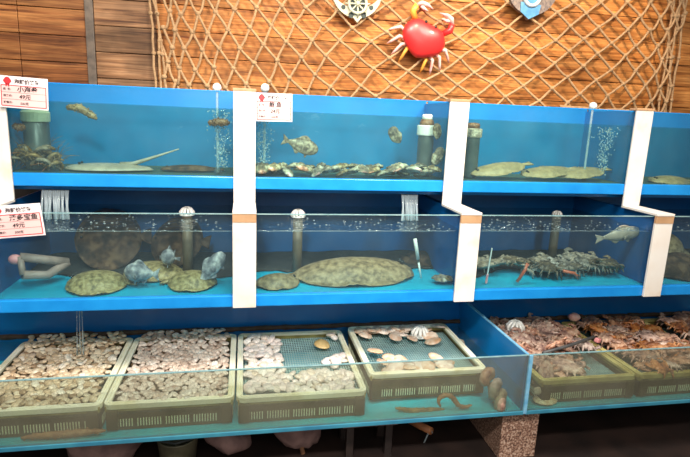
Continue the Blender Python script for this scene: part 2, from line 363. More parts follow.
# planks beside the strip: same wood, dimmer light painted into the colour
tag(w, 'golden brown plank wall behind the rope net', None, None, 'structure')
w2 = planks('wall_middle', XS+.02, at(158, 60, Y=YW).x, M['wood_old'], 1.1, 3.0, .127, 0.)
w2.location.y = -.006
tag(w2, 'weathered brown plank wall between the grey strip and the net', None, None, 'structure')
tag(MB().box(XS-.02, XS+.02, YW-.012, YW+.03, 1.1, 3.0, bev=.003).build('trim_1', M['strip']), 'grey brown vertical strip between two plank walls', None, None, 'structure')
tag(MB().box(-2.2, 3.6, YW, YW+.06, 0, 1.1).build('wall_lower', M['wood_lower']), 'dark lower wall behind the tanks', None, None, 'structure')
tag(MB().box(-2.6, 4.2, -1.5, YW+.06, -.05, 0).build('floor', M['floor']), 'dark wet floor under the tanks', None, None, 'structure')

# ------------------------------------------------------------------ tanks
PX = [-.998, -.001, .9943, 1.9915, 2.989]
YU, YM, YB, YBK = 2.413, 2.178, 1.90, 2.63
ZT, ZS, ZM, Z4, Z5 = 1.598, 1.10, .703, .5368, .261
BACK = 2.86
ORD = ['left end', 'second from left', 'third from left', 'right end']
for i in range(4):
    x0, x1 = PX[i]+.006, PX[i+1]-.006
    wh = ['left of the leftmost tall white board pair, under the first price card', 'between the first and second white boards', 'between the second and third white boards', 'right of the last white board'][i]
    # upper tank
    t = empty('fish_tank', ((x0+x1)/2, YU, 1.165), label='upper blue fish tank, ' + ['at the left end with sea cucumbers', 'with a fish and a row of abalones', 'with pale flatfish on its floor', 'at the right end cut by the frame'][i], cat='fish tank', group='upper row of fish tanks')
    def part(mb, n, m, par, **k):
        o = mb.build(n, m, par, **k); o.location = -Vector(par.location); return o
    mb = MB(); mb.box(x0, x1, BACK-.01, BACK, 1.165, 1.612)
    mb.box(x0, x0+.008, YU+.014, BACK-.01, 1.222, 1.596); mb.box(x1-.008, x1, YU+.014, BACK-.01, 1.222, 1.596)
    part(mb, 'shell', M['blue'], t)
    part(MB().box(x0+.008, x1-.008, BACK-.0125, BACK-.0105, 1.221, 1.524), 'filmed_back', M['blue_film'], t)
    part(MB().box(x0, x1, YU-.002, BACK-.01, 1.20, 1.221), 'tank_floor', M['silty_floor'], t)
    part(MB().box(x0, x1, YU-.012, YU+.02, 1.168, 1.2225, bev=.004), 'base_lip', M['blue_lip'], t)
    part(MB().box(x0, x1, YU+.05, YU+.07, 1.146, 1.20), 'support_rail', M['blue'], t)
    part(MB().box(x0, x1, YU, YU+.008, 1.224, 1.592), 'front_glass', M['glass'], t)
    part(MB().box(x0, x1, YU-.001, YU+.009, 1.592, 1.596), 'glass_edge', M['blue_lip'], t)
    wz = 1.522
    wt = MB().box(x0+.012, x1-.012, YU+.010, BACK-.014, 1.2235, wz).build('water', M['water_top'])
    tag(wt, 'clear teal water filling the upper tank ' + ['at the left end', 'with the abalones', 'with the pale flatfish', 'at the right end'][i], 'water', 'water in the upper tanks', 'stuff')
    # middle tank
    t = empty('fish_tank', ((x0+x1)/2, YM, ZM), label='middle blue fish tank, ' + ['at the left end with round flatfish', 'with one very big flatfish', 'with a heap of crabs on its floor', 'at the right end with a brown heap'][i], cat='fish tank', group='middle row of fish tanks')
    mb = MB(); mb.box(x0, x1, BACK-.01, BACK, ZM, 1.164)
    mb.box(x0, x0+.008, YM+.014, BACK-.01, .742, 1.094); mb.box(x1-.008, x1, YM+.014, BACK-.01, .742, 1.094)
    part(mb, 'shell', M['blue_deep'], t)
    part(MB().box(x0, x1, YM-.002, BACK-.01, ZM+.01, .741), 'tank_floor', M['cyan_floor'], t)
    part(MB().box(x0, x1, YM-.012, YM+.02, .692, .7425, bev=.004), 'base_lip', M['blue_lip'], t)
    part(MB().box(x0, x1, YM, YM+.008, .744, 1.092), 'front_glass', M['glass'], t)
    part(MB().box(x0, x1, YM-.001, YM+.009, 1.092, 1.0955), 'glass_edge', M['glass_edge'], t)
    wt = MB().box(x0+.012, x1-.012, YM+.010, BACK-.014, .7435, 1.018).build('water', M['water_mid'])
    tag(wt, 'dim blue green water filling the middle tank ' + ['at the left end', 'with the very big flatfish', 'with the crab heap', 'at the right end'][i], 'water', 'water in the middle tanks', 'stuff')

# bottom tanks
XD = 1.2077
for i, (x0, x1) in enumerate(((-1.7, XD), (XD+.004, 3.3))):
    t = empty('shellfish_tank', ((x0+x1)/2, YB, Z5), label=['low blue shellfish tank holding the clam crates, left of the granite pier', 'low blue shellfish tank holding the crab crates, right of the granite pier'][i], cat='fish tank', group='low shellfish tanks')
    part(MB().box(x0, x1, YBK, YBK+.012, Z5, ZM-.013), 'back_panel', M['blue_deep'], t)
    part(MB().box(x0, x1, YB+.012, YBK, Z5, .274), 'tank_floor', M['cyan_floor'], t)
    part(MB().box(x0, x1, YB-.004, YB+.012, Z5-.006, .272, bev=.002), 'base_lip', M['teal_lip'], t)
    if i == 0:
        part(MB().box(XD-.012, XD, YB+.009, YBK, .274, Z4-.004), 'end_panel', M['blue'], t)
        part(MB().box(XD-.0125, XD+.001, YB+.009, YBK, Z4-.004, Z4), 'panel_edge', M['blue_rim'], t)
    part(MB().box(x0, x1-.001, YB, YB+.008, .272, Z4-.003), 'front_glass', M['glass_low'], t)
    part(MB().box(x0, x1-.001, YB-.0005, YB+.0085, Z4-.003, Z4), 'glass_edge', M['glass_edge'], t)
    g = MB(); n = 70; xa = max(x0, -1.25)
    g.tube([(xa+(min(x1, 2.9)-.02-xa)*k/n, YBK-.026, .408+.006*noise.noise(Vector((k*.4, i, 1)))) for k in range(n+1)], [.013+.007*noise.noise(Vector((k*.7, i, 7))) for k in range(n+1)], 8)
    part(g, 'grime_line', M['scum'], t)
    wt = MB().box(x0+.002, x1-.016 if i == 0 else x1-.01, YB+.010, YBK-.002, .2765, .372).build('water', M['water_low'])
    tag(wt, ['shallow water in the low tank around the clam crates', 'shallow water in the low tank around the crab crates'][i], 'water', 'water in the low tanks', 'stuff')
tag(MB().box(XD-.006, XD+.010, YB-.008, YB+.006, Z5, Z4, bev=.002).build('corner_strip', M['blue_rim']), 'pale blue upright strip joining the two low glass fronts', 'trim strip')

# white boards that cover the joints
for i in range(5):
    t = empty('joint_board', (PX[i], YU, ZM), label=['stepped white board at the left edge behind the first price card', 'stepped white board left of the grouper tank', 'stepped white board between the grouper tank and the pale flatfish tank', 'stepped white board at the right with a tan step end', 'stepped white board beyond the right end'][i], cat='cover board', group='white stepped boards over the tank joints')
    if i == 4:
        C.objects.unlink(t); bpy.data.objects.remove(t); break
    h = .0484; x0, x1 = PX[i]-h, PX[i]+h
    part(MB().box(x0, x1, YU-.026, YU-.0145, ZS+.012, ZT, bev=.002), 'upper_panel', M['white'], t)
    part(MB().box(x0-.002, x1+.002, YU-.028, YU+.03, ZT, ZT+.012, bev=.002), 'top_cap', M['white_edge'], t)
    part(MB().box(x0, x1, YM-.032, YU-.0145, ZS, ZS+.012, bev=.002), 'step_panel', M['white'], t)
    part(MB().box(x0, x1, YM-.030, YM-.016, ZS-.036, ZS, bev=.001), 'step_end', M['white_edge'], t)
    part(MB().box(x0, x1, YM-.028, YM-.0145, ZM-.01, ZS-.036, bev=.002), 'lower_panel', M['white'], t)

# ------------------------------------------------------------------ price cards
def text_mesh(name, body, size, m, parent, loc, bold=0., shear=0.):
    cu = bpy.data.curves.new(name, 'FONT'); cu.body = body; cu.size = size; cu.extrude = .0003; cu.offset = bold; cu.shear = shear
    cu.resolution_u = 2
    o = bpy.data.objects.new(name+'_tmp', cu); C.objects.link(o)
    dg = bpy.context.evaluated_depsgraph_get(); dg.update()
    me = bpy.data.meshes.new_from_object(o.evaluated_get(dg)); me.name = name
    C.objects.unlink(o); bpy.data.objects.remove(o)
    me.materials.clear(); me.materials.append(m)
    q = bpy.data.objects.new(name, me); C.objects.link(q); q.parent = parent
    q.location = loc; q.rotation_euler = (PI/2, 0, 0); return q
def price_card(c, w, h, roll, label, name_txt, price_txt, small=('品  名:', '规格价:', '销售价:')):
    t = empty('price_card', c, (0, roll, 0), label, 'price card', 'handwritten price cards')
    MB().box(-w/2, w/2, -.0015, .0015, -h/2, h/2, bev=.0006).build('card', M['card'], t)
    MB().box(-w*.455, w*.455, -.0022, -.001, -h*.43, h*.20).build('pink_field', M['pink_panel'], t)
    mb = MB(); a, b, c0, d = -w*.46, w*.46, -h*.44, h*.21; e = h*.012
    mb.box(a, b, -.0027, -.001, c0-e, c0+e); mb.box(a, b, -.0027, -.001, d-e, d+e); mb.box(a-e, a+e, -.0027, -.001, c0, d); mb.box(b-e, b+e, -.0027, -.001, c0, d)
    for k in (.33, .66): mb.box(a, b, -.0025, -.001, c0+(d-c0)*k-e*.4, c0+(d-c0)*k+e*.4)
    mb.build('red_border', M['red_ink'], t)
    # small red emblem
    mb = MB(); x, z, s = -w*.33, h*.345, h*.105
    out = [(x+s*math.cos(k*PI/12)*(1+.15*math.cos(4*k*PI/12)), z+s*1.15*math.sin(k*PI/12)) for k in range(24)]
    mb.prism(out, -.0026, -.001); mb.box(x-s*.5, x-s*.15, -.0026, -.001, z-s*1.7, z-s*.8); mb.box(x+s*.15, x+s*.5, -.0026, -.001, z-s*1.7, z-s*.8)
    mb.build('red_emblem', M['red_ink'], t)
    text_mesh('header_text', '海鲜价格签', h*.15, M['ink'], t, (-w*.19, -.0016, h*.285), .0006)
    for k, s_ in enumerate(small):
        text_mesh('row_text', s_, h*.082, M['ink'], t, (-w*.42, -.0022, h*(.06-.21*k)), .0003)
    text_mesh('written_name', name_txt, h*.20, M['pen'], t, (-w*.14, -.0022, h*.03), .0007, .12)
    text_mesh('written_price', price_txt, h*.17, M['pen'], t, (-w*.10, -.0022, h*-.19), .0006, .15)
    text_mesh('written_note', '500克', h*.10, M['pen'], t, (-w*.08, -.0022, h*-.38), .0003, .12)
    return t
pc = at(24, 93, Y=YU-.036); price_card(pc, .178, .124, R_(2.5), 'pink and white price card at the top left, over the upper left tank', '小海参', '49元')
pc = at(274, 107.5, Y=YU-.006); price_card(pc, .162, .122, R_(-1), 'pink and white price card on the grouper tank, beside a white board', '鲍 鱼', '24元')
pc = at(17, 221, Y=YM-.036); price_card(pc, .182, .125, R_(-5), 'pink and white price card at the left, tilted over the middle tank', '活多宝鱼', '49元')

# ------------------------------------------------------------------ net
def make_net():
    xs = [150, 175, 210, 260, 310, 360, 420, 500, 560, 620, 650, 675]
    A = [(2, 21), (9, 20), (12.5, 18.5), (15, 17.5), (17, 16.5), (18, 14), (18, 12.5), (15, 12.5), (12.5, 13.5), (11, 15), (8, 14), (3, 14)]
    B = [(2, -14), (5, -16), (6, -20), (7, -20), (9, -18), (14, -13), (17.5, -10.5), (18, -11), (17, -12), (15, -12), (11, -14), (6, -15)]
    A = np.array(A, float); B = np.array(B, float)
    n = 40; idx = np.arange(n*n).reshape(n, n)
    I, J = np.meshgrid(np.arange(n)-n//2, np.arange(n)-n//2, indexing='ij')
    K = np.stack([405+15*I+15*J, 45+14*I-13*J], -1).reshape(-1, 2).astype(float)
    ea = np.stack([idx[:-1].ravel(), idx[1:].ravel()], 1); eb = np.stack([idx[:, :-1].ravel(), idx[:, 1:].ravel()], 1)
    E = np.concatenate([ea, eb]); na = len(ea)
    for it in range(9):
        mid = (K[E[:, 0]]+K[E[:, 1]])/2
        x = mid[:, 0]+np.where(mid[:, 0] > 560, (mid[:, 1]-55)*.17, 0)
        T = np.zeros((len(E), 2))
        for c in range(2):
            T[:na, c] = np.interp(x[:na], xs, A[:, c]); T[na:, c] = np.interp(x[na:], xs, B[:, c])
        hx = A[:, 1]-B[:, 1]; gx = np.gradient(np.log(hx), xs); wx = A[:, 0]+B[:, 0]
        sl = np.interp(x, xs, gx)*np.clip(mid[:, 1]-55, -90, 90)*np.interp(x, xs, wx)*.5
        T[:, 1] += sl
        wgt = 1/(1+np.maximum(0, np.abs(mid[:, 1]-50)-90)/40)**2*1/(1+np.maximum(0, np.maximum(140-mid[:, 0], mid[:, 0]-700))/40)
        Lp = np.zeros((n*n, n*n)); rh = np.zeros((n*n, 2))
        np.add.at(Lp, (E[:, 0], E[:, 0]), wgt); np.add.at(Lp, (E[:, 1], E[:, 1]), wgt)
        np.add.at(Lp, (E[:, 0], E[:, 1]), -wgt); np.add.at(Lp, (E[:, 1], E[:, 0]), -wgt)
        np.add.at(rh, E[:, 1], T*wgt[:, None]); np.add.at(rh, E[:, 0], -T*wgt[:, None])
        c0 = idx[n//2, n//2]; Lp[c0, c0] += 10; rh[c0] += 10*np.array([405, 45])
        K = np.linalg.solve(Lp+1e-9*np.eye(n*n), rh)
    rnd = random.Random(5)
    mb = MB(); used = set()
    pos = {}
    def kp(i):
        if i not in pos:
            x, y = K[i]; v = at(x+rnd.uniform(-1.6, 1.6), y+rnd.uniform(-1.6, 1.6), Y=2.895)
            v.y += rnd.uniform(-.010, .008); pos[i] = v
        return pos[i]
    for e, (i, j) in enumerate(E):
        (xa, ya), (xb, yb) = K[i], K[j]
        if max(ya, yb) > 128 or min(ya, yb) < -45 or (xa+xb)/2 < 163: continue
        if (xa+xb)/2+((ya+yb)/2-55)*.17 > 676: continue
        a, b = kp(i), kp(j); used |= {i, j}
        edge = max(0, (220-xa)/70, (xa-610)/60)
        d = (b-a); sag = Vector((rnd.uniform(-1, 1)*.004, rnd.uniform(-.006, .006), -abs(rnd.gauss(0, .003+.013*min(edge, 1)))))
        if e >= na: sag *= 1.4
        pts = [a+d*t+sag*(4*t*(1-t)) for t in (0, .25, .5, .75, 1)]
        mb.tube(pts, .0072, 6, cap=False)
    for i in used: mb.ball(pos[i], (.0155, .013, .0135), 7, 5)
    # gathered edge cords
    for (xa, ya, xb, yb, k) in ((147, -40, 158, 120, 3), (154, -40, 164, 120, 3), (149, -40, 171, 122, 3), (692, -40, 668, 128, 3), (687, -40, 661, 128, 3), (680, -40, 656, 128, 3)):
        pts = []
        for q in range(13):
            f = q/12; v = at(xa+(xb-xa)*f+rnd.uniform(-1.5, 1.5), ya+(yb-ya)*f, Y=2.898); pts.append(v)
            if q % 3 == 1: mb.ball(v, (.012, .011, .012), 7, 5)
        mb.tube(pts, .0065, 6)
    # bottom hem lying along the top of the tanks at the right
    hem = [at(560+q*11, 107+q*.6+rnd.uniform(-1.2, 1.2), Y=2.89) for q in range(9)]
    mb.tube(hem, .010, 6)
    return mb.build('fishing_net', M['rope'], None, smooth=True)
tag(make_net(), 'beige knotted rope fishing net draped over the plank wall', 'fishing net')

# ------------------------------------------------------------------ wall ornaments
def crescent(R, thick, a0, a1, n=18):
    """anchor arms as an outline around (0, R): outer arc and inner arc meeting in points, with a tip below"""
    out = []
    for k in range(n+1):
        a = a0+(a1-a0)*k/n; rr = R+(.16*R if abs(k-n/2) < .6 else 0)
        out.append((rr*math.sin(a), -rr*math.cos(a)))
    for k in range(n, -1, -1):
        a = a0+(a1-a0)*k/n; f = 1-abs(2*k/n-1)**1.6
        rr = R-thick*(.12+.88*f)
        out.append((rr*math.sin(a)*.98, -rr*math.cos(a)))
    return out
c = at(357, 23, Y=2.885)
t = empty('anchor_ornament', c, (0, R_(-3), 0), 'antique white anchor with ship wheel hanging on the net', 'wall ornament', 'anchor ornaments')
R0 = .135
pts = [(x, z+R0*1.16) for x, z in crescent(R0, .058, -R_(78), R_(78))]
MB().prism(pts, -.012, .012).build('anchor_arms', M['antique_white'], t)
MB().box(-.014, .014, -.01, .01, .10, .46, bev=.003).build('shank', M['antique_white'], t)
MB().box(-.10, .10, -.011, .011, .38, .405, bev=.004).build('stock', M['antique_white'], t)
mb = MB(); mb.tube([(.035*math.cos(a*PI/8), 0, .50+.035*math.sin(a*PI/8)) for a in range(17)], .008, 6, cap=False); mb.build('ring', M['antique_white'], t)
wc = Vector((0, -.016, .092))
wheel = MB(); wheel.lathe([(.052, -.003), (.052, .004)], wc+Vector((0, .004, 0)), 24, 'Y')
wheel = wheel.build('wheel_back', M['dark_slot'], t)
mb = MB(); mb.tube([wc+Vector((.047*math.cos(a*PI/12), -.004, .047*math.sin(a*PI/12))) for a in range(25)], .008, 6, cap=False)
for k in range(8):
    a = k*PI/4; mb.tube([wc+Vector((0, -.004, 0)), wc+Vector((.066*math.cos(a), -.004, .066*math.sin(a)))], .0048, 6)
mb.ball(wc+Vector((0, -.006, 0)), .014, 10, 6)
mb.build('ship_wheel', M['antique_white'], t, smooth=True)
for s in (-1, 1):
    for x, z, r in ((s*.075, .075, .012), (s*.034, .036, .014)): MB().lathe([(r, -.0135), (r, -.012)], (x, 0, z), 10, 'Y').build('dark_inset', M['dark_slot'], t)


c = at(527, 20, Y=2.885)
t = empty('anchor_ornament', c, (0, R_(4), 0), 'speckled dark grey anchor with a blue tip hanging on the net', 'wall ornament', 'anchor ornaments')
R0 = .155
pts = [(x, z+R0*1.16) for x, z in crescent(R0, .125, -R_(82), R_(82))]
MB().prism(pts, -.012, .012).build('anchor_arms', M['anchor_grey'], t)
MB().box(-.016, .016, -.01, .01, .10, .46, bev=.003).build('shank', M['anchor_grey'], t)
MB().box(-.10, .10, -.011, .011, .38, .405, bev=.004).build('stock', M['anchor_grey'], t)
mb = MB(); mb.tube([(.035*math.cos(a*PI/8), 0, .50+.035*math.sin(a*PI/8)) for a in range(17)], .008, 6, cap=False); mb.build('ring', M['anchor_grey'], t)
mb = MB(); mb.prism([(0, .002), (.055, .034), (.062, .085), (-.062, .085), (-.055, .034)], -.017, -.011); mb.build('blue_tip', M['anchor_blue'], t)
mb = MB(); mb.tube([(.045*math.cos(a*PI/12), -.018, .118+.045*math.sin(a*PI/12)) for a in range(25)], .011, 8, cap=False); mb.build('lifebuoy_ring', M['anchor_pale'], t, smooth=True)
mb = MB(); mb.lathe([(.042, -.016), (.042, -.011)], (0, 0, .118), 20, 'Y'); mb.build('disc', M['anchor_blue'], t)

# red crab
c = at(422.5, 40, Y=2.875)
t = empty('toy_crab', c, (0, R_(22), 0), 'big red plastic crab hanging on the rope net', 'wall ornament')
mb = MB(); mb.ball((0, -.01, 0), (.125, .048, .094), 26, 16)
for v in mb.bm.verts:
    x, z = v.co.x, v.co.z
    v.co.z += .10*(x*x)/.125*.55-.006*math.cos(x*40)     # broad shouldered, narrower below
    v.co.x *= 1+.5*z
    if v.co.y > 0: v.co.y *= .35
mb.build('shell', M['crab_red'], t, smooth=True)
for s in (-1, 1):
    p = [(s*.085, -.005, .075), (s*.118, -.012, .108), (s*.110, -.02, .142)]
    arm = MB().tube(p, [.017, .019, .015], 8).build('claw_arm', M['crab_red' if s > 0 else 'crab_yellow'], t, smooth=True)
    cl = MB().tube([(s*.112, -.02, .138), (s*.092, -.024, .158), (s*.062, -.024, .165), (s*.020, -.022, .160)], [.014, .022, .016, .003], 8, flat=.7)
    cl.tube([(s*.098, -.02, .150), (s*.070, -.03, .138), (s*.042, -.028, .138)], [.010, .010, .002], 7)
    cl.build('claw', M['crab_pale'], t, smooth=True)
    for k in range(4):
        a = -.15-.42*k; x0, z0 = s*.105*math.cos(a*.7), .01+.085*math.sin(a)
        dx, dz = s*math.cos(a), math.sin(a)
        L = .075-.006*k
        mm = MB().tube([(x0, .005, z0), (x0+dx*L*.5, -.004, z0+dz*L*.5+.016), (x0+dx*L, .012, z0+dz*L-.006), (x0+dx*L*1.25, .022, z0+dz*L*1.1-.022)], [.012, .010, .0075, .002], 7)
        mm.build('leg', M['crab_yellow' if k == 3 else 'crab_pale'], t, smooth=True)
    MB().ball((s*.03, -.03, .083), .009, 8, 6).build('eye', M['eye'], t, smooth=True)

# ------------------------------------------------------------------ fish
def flatfish(name, L, Wd, T, m, loc, rz, label, cat='flatfish', group=None, tilt=0., roll_=0., wav=.006, seed=0., eyes=True):
    t = empty(name, loc, (roll_, tilt, rz), label, cat, group)
    def fn(u, v):
        b = max(0., 1-abs(u)**2.3)**.62
        if u > .72: b = max(b, 0)
        w_ = Wd/2*b+.002
        vv = v*1.22; core = max(0., 1-vv*vv)
        z = T*(core**.75)*max(0., 1-u*u)**.55+.003
        y = w_*vv; x = u*L/2*.86
        fr = 0
        if abs(v) > .8: fr = math.sin(u*60)*.004*(abs(v)-.8)/.2
        wv = wav*math.sin(u*7+seed)*abs(v)**2+fr*.6
        zz = max(0, wv)+.002
        return (Vector((x, y, zz+z)), Vector((x, y, zz)))
    mb = MB().sheet(fn, 34, 20)
    x0 = L/2*.80
    def tail(u, v):
        f = (u+1)/2; h = (.055+.17*f)*Wd*(1-.25*f*abs(v)**3)
        x = x0+f*L*.15; z = .006+.5*T*(1-f)*.5*(1-v*v)
        return (Vector((x, v*h, z+.003)), Vector((x, v*h, .003)))
    mb.sheet(tail, 6, 8)
    mb.build('body', m, t, smooth=True)
    if eyes:
        for s in (-.35, .5):
            MB().ball((-L*.33, s*Wd*.12, T*.78), min(.012, L*.02), 8, 6).build('eye', M['eye'], t, smooth=True)
    return t

def fish(name, L, H, Wd, m, loc, rot, label, cat='fish', group=None, prof=None, fins=True):
    t = empty(name, loc, rot, label, cat, group)
    mb = MB(); n = 18; seg = 14; rings = []
    prof = prof or (lambda f: (math.sin(PI*min(1, f*.93+.03)**.72))**.8)
    for i in range(n+1):
        f = i/n; p = max(.06, prof(f)); hz = H/2*p; wy = Wd/2*p*(1-.35*f)
        if f > .82: hz = max(hz, H*.11); wy = max(wy*.7, .002)
        rings.append([mb.bm.verts.new((-L/2+L*.84*f, wy*math.cos(2*PI*k/seg), hz*math.sin(2*PI*k/seg))) for k in range(seg)])
    for i in range(n):
        for k in range(seg): mb.bm.faces.new((rings[i][k], rings[i][(k+1) % seg], rings[i+1][(k+1) % seg], rings[i+1][k]))
    mb.bm.faces.new(rings[0]); mb.bm.faces.new(rings[-1])
    def tail(u, v):
        f = (u+1)/2; h = H*(.10+.26*f)*(1-.15*(1-abs(v))*f)
        x = L*.32+f*L*.18*(1-.25*(1-abs(v)))
        return (Vector((x, .0025*(1-f)+.001, v*h)), Vector((x, -.0025*(1-f)-.001, v*h)))
    mb.sheet(tail, 5, 8)
    if fins:
        for (a, b, s, hh) in ((.22, .72, 1, .26), (.55, .78, -1, .24), (.28, .40, -1, .26)):
            def fin(u, v, a=a, b=b, s=s, hh=hh):
                f = a+(b-a)*(u+1)/2; base = H/2*prof(f)*.85; g = (v+1)/2
                top = base+H*hh*math.sin(PI*min(.95, (u+1)/2+.12))*g
                x = -L/2+L*.84*f+g*.12*L*(b-a)
                return (Vector((x, .002, s*top)), Vector((x, -.002, s*top)))
            mb.sheet(fin, 8, 3)
        for sy in (-1, 1):
            def pec(u, v, sy=sy):
                f = (u+1)/2; x = -L*.18+f*L*.16; y = sy*(Wd*.42+f*.02); z = -H*.06+v*H*.13*(.4+.6*f)-f*H*.05
                return (Vector((x, y+.001, z)), Vector((x, y-.001, z)))
            mb.sheet(pec, 4, 4)
    mb.build('body', m, t, smooth=True)
    for sy in (-1, 1):
        MB().ball((-L*.385, sy*Wd*.25, H*.14), max(.004, H*.055), 8, 6).build('eye', M['eye'], t, smooth=True)
    return t

def cucumber(px, m, label, group, r=.02, spikes=60, seed=1, name='sea_cucumber'):
    pts = px; rnd = random.Random(seed)
    # resample
    n = 22; ln = [0]
    for a, b in zip(pts[:-1], pts[1:]): ln.append(ln[-1]+(b-a).length)
    out = []
    for i in range(n+1):
        s = ln[-1]*i/n; k = max(j for j in range(len(ln)-1) if ln[j] <= s+1e-9); f = (s-ln[k])/max(1e-9, ln[k+1]-ln[k]); out.append(pts[k].lerp(pts[k+1], f))
    for _ in range(3): out = [out[0]]+[(out[i-1]+out[i]*2+out[i+1])/4 for i in range(1, n)]+[out[-1]]
    cen = sum(out, Vector())/len(out); out = [p-cen for p in out]
    rad = [r*(max(.02, math.sin(PI*(i+.35)/(n+.7)))**.45)*(1+.10*math.sin(i*2.3+seed)) for i in range(n+1)]
    mb = MB().tube(out, rad, 12)
    mb.jitter(r*.18, 60, seed)
    for k in range(spikes):
        i = rnd.randint(1, n-1); d = Vector((rnd.gauss(0, 1), rnd.gauss(0, 1), rnd.gauss(0, 1))); tt = (out[i+1]-out[i-1]).normalized()
        d = (d-tt*d.dot(tt)).normalized(); p = out[i]+d*rad[i]*.92
        mb.tube([p, p+d*r*.38], [r*.2, r*.05], 5)
    o = mb.build(name, m, None, smooth=True, loc=cen)
    return tag(o, label, 'sea cucumber', group)

FU, FM = 1.2265, .7465     # just above the water's bottom face
# upper tank, left end
cucumber([at(66, 107, Y=2.45), at(80, 108, Y=2.45), at(88, 113, Y=2.45), at(97, 119, Y=2.45)], M['cucumber_tan'], 'tan sea cucumber clinging near the top of the upper left tank', 'sea cucumbers', .017, 50, 1)
cucumber([at(208, 123, Y=2.46), at(218, 122, Y=2.46), at(230, 123, Y=2.46)], M['cucumber'], 'dark brown sea cucumber at the right end of the upper left tank', 'sea cucumbers', .017, 60, 2)
cucumber([at(13, 124, Y=2.455), at(18, 128, Y=2.455), at(25, 126, Y=2.455)], M['cucumber'], 'small brown sea cucumber under the top left price card', 'sea cucumbers', .015, 30, 3)
jx = at(38, 150, Y=2.56)
t = empty('filter_jar', (jx.x, 2.56, FU), label='grey filter jar with pale green cap in the upper left tank', cat='filter jar', group='filter jars')
MB().lathe([(.05, 0), (.052, .01), (.052, .205), (.048, .21)], seg=24).build('body', M['jar_grey'], t, smooth=True)
MB().lathe([(.056, .205), (.058, .21), (.058, .245), (.05, .255), (.02, .257)], seg=24).build('cap', M['cap_green'], t)
# heap of shrimp shells
rnd = random.Random(3)
proto = None
def shrimp_mesh():
    mb = MB(); n = 9
    pts = [Vector((.034*math.cos(a), 0, .022*math.sin(a))) for a in [PI*(.02+.9*k/n) for k in range(n+1)]]
    mb.tube(pts, [.003, .0065, .0085, .0095, .010, .0095, .008, .006, .004, .002], 8)
    for k in range(6): mb.tube([pts[k+2]*.85, pts[k+2]*.45+Vector((.004, (-1)**k*.012, -.012))], [.002, .0008], 4)
    for s in (-1, 1): mb.tube([pts[-2], pts[-2]+Vector((-.03, s*.015, .012)), pts[-2]+Vector((-.065, s*.03, .002))], [.001, .0009, .0006], 4)
    return mb
for k in range(46):
    px, py = rnd.uniform(13, 62), rnd.uniform(150, 167)
    if px > 48 and py < 158: py += 8
    if px < 20 and py < 154: py += 3
    p = at(px, py, Y=2.455+rnd.uniform(0, .10)); p.z = max(p.z, FU+.012)
    if proto is None:
        proto = shrimp_mesh().build('shrimp', M['debris'], None, smooth=True); o = proto
    else: o = proto.copy(); C.objects.link(o)
    o.location = p; o.rotation_euler = (rnd.uniform(-.9, .9), rnd.uniform(-.9, .9), rnd.uniform(0, 6.28))
    tag(o, 'small brown shrimp heaped in the left corner of the upper left tank', 'shrimp', 'shrimps in the upper left corner heap')
# pale ray with long tail
p = at(108, 165, Y=2.53)
t = empty('ray_fish', (p.x, 2.55, FU), (0, 0, 0), 'long pale ray with a thin raised tail on the upper left tank floor', 'ray')
def rayfn(u, v):
    b = max(0., 1-abs(u)**2.2)**.7*(1-.35*u); w_ = .075*b+.002; core = max(0., 1-v*v)
    z = .026*core**.8*max(0, 1-u*u)**.5
    x = u*.19
    return (Vector((x, w_*v, z+.006)), Vector((x, w_*v, .002)))
mb = MB().sheet(rayfn, 26, 14)
e = at(179, 149, Y=2.53)-Vector((p.x, 2.55, FU)); e0 = at(133, 164, Y=2.53)-Vector((p.x, 2.55, FU))
mb.tube([Vector((.05, 0, .022)), Vector((e0.x, -.005, max(e0.z, .02))), e0.lerp(e, .5)+Vector((0, 0, .0)), e], [.016, .010, .006, .0025], 8)
mb.build('body', M['fish_pale'], t, smooth=True)
for s in (-1, 1): MB().ball((-.12, s*.02, .03), .006, 8, 6).build('eye', M['eye'], t)
p = at(188, 169, Y=2.56)
flatfish('flatfish', .30, .10, .022, M['flat_dark'], (p.x, 2.60, FU), R_(4), 'dim slender flatfish behind the ray on the upper left tank floor', wav=.003)
# upper tank with grouper
p = at(300, 145, Y=2.52)
fish('grouper', .185, .075, .05, M['grouper'], p, (0, R_(-16), PI+R_(12)), 'brown spotted fish swimming to the right above the abalones')
jx = at(424, 165, Y=2.58)
t = empty('filter_jar', (jx.x, 2.58, FU), label='grey filter jar with broad white collar near the second white board', cat='filter jar', group='filter jars')
MB().lathe([(.036, 0), (.040, .01), (.040, .20), (.04, .21)], seg=24).build('body', M['jar_grey'], t, smooth=True)
MB().lathe([(.046, .205), (.048, .21), (.048, .252), (.044, .256)], seg=24).build('collar', M['white_gloss'], t)
MB().lathe([(.036, .25), (.037, .266), (.030, .285), (.008, .288)], seg=24).build('cap', M['cucumber'], t, smooth=True)
MB().lathe([(.024, .285), (.026, .29), (.026, .305), (.02, .31)], seg=18).build('knob', M['white_gloss'], t)
jx = at(468, 160, Y=2.55)
t = empty('filter_jar', (jx.x+.012, 2.55, FU), label='grey filter jar with tan collar half behind the second white board', cat='filter jar', group='filter jars')
MB().lathe([(.036, 0), (.040, .01), (.040, .20), (.04, .21)], seg=24).build('body', M['jar_grey'], t, smooth=True)
MB().lathe([(.046, .205), (.048, .21), (.048, .245), (.044, .25)], seg=24).build('collar', M['oyster'], t)
MB().lathe([(.034, .25), (.035, .266), (.03, .275), (.008, .278)], seg=24).build('cap', M['cucumber'], t, smooth=True)
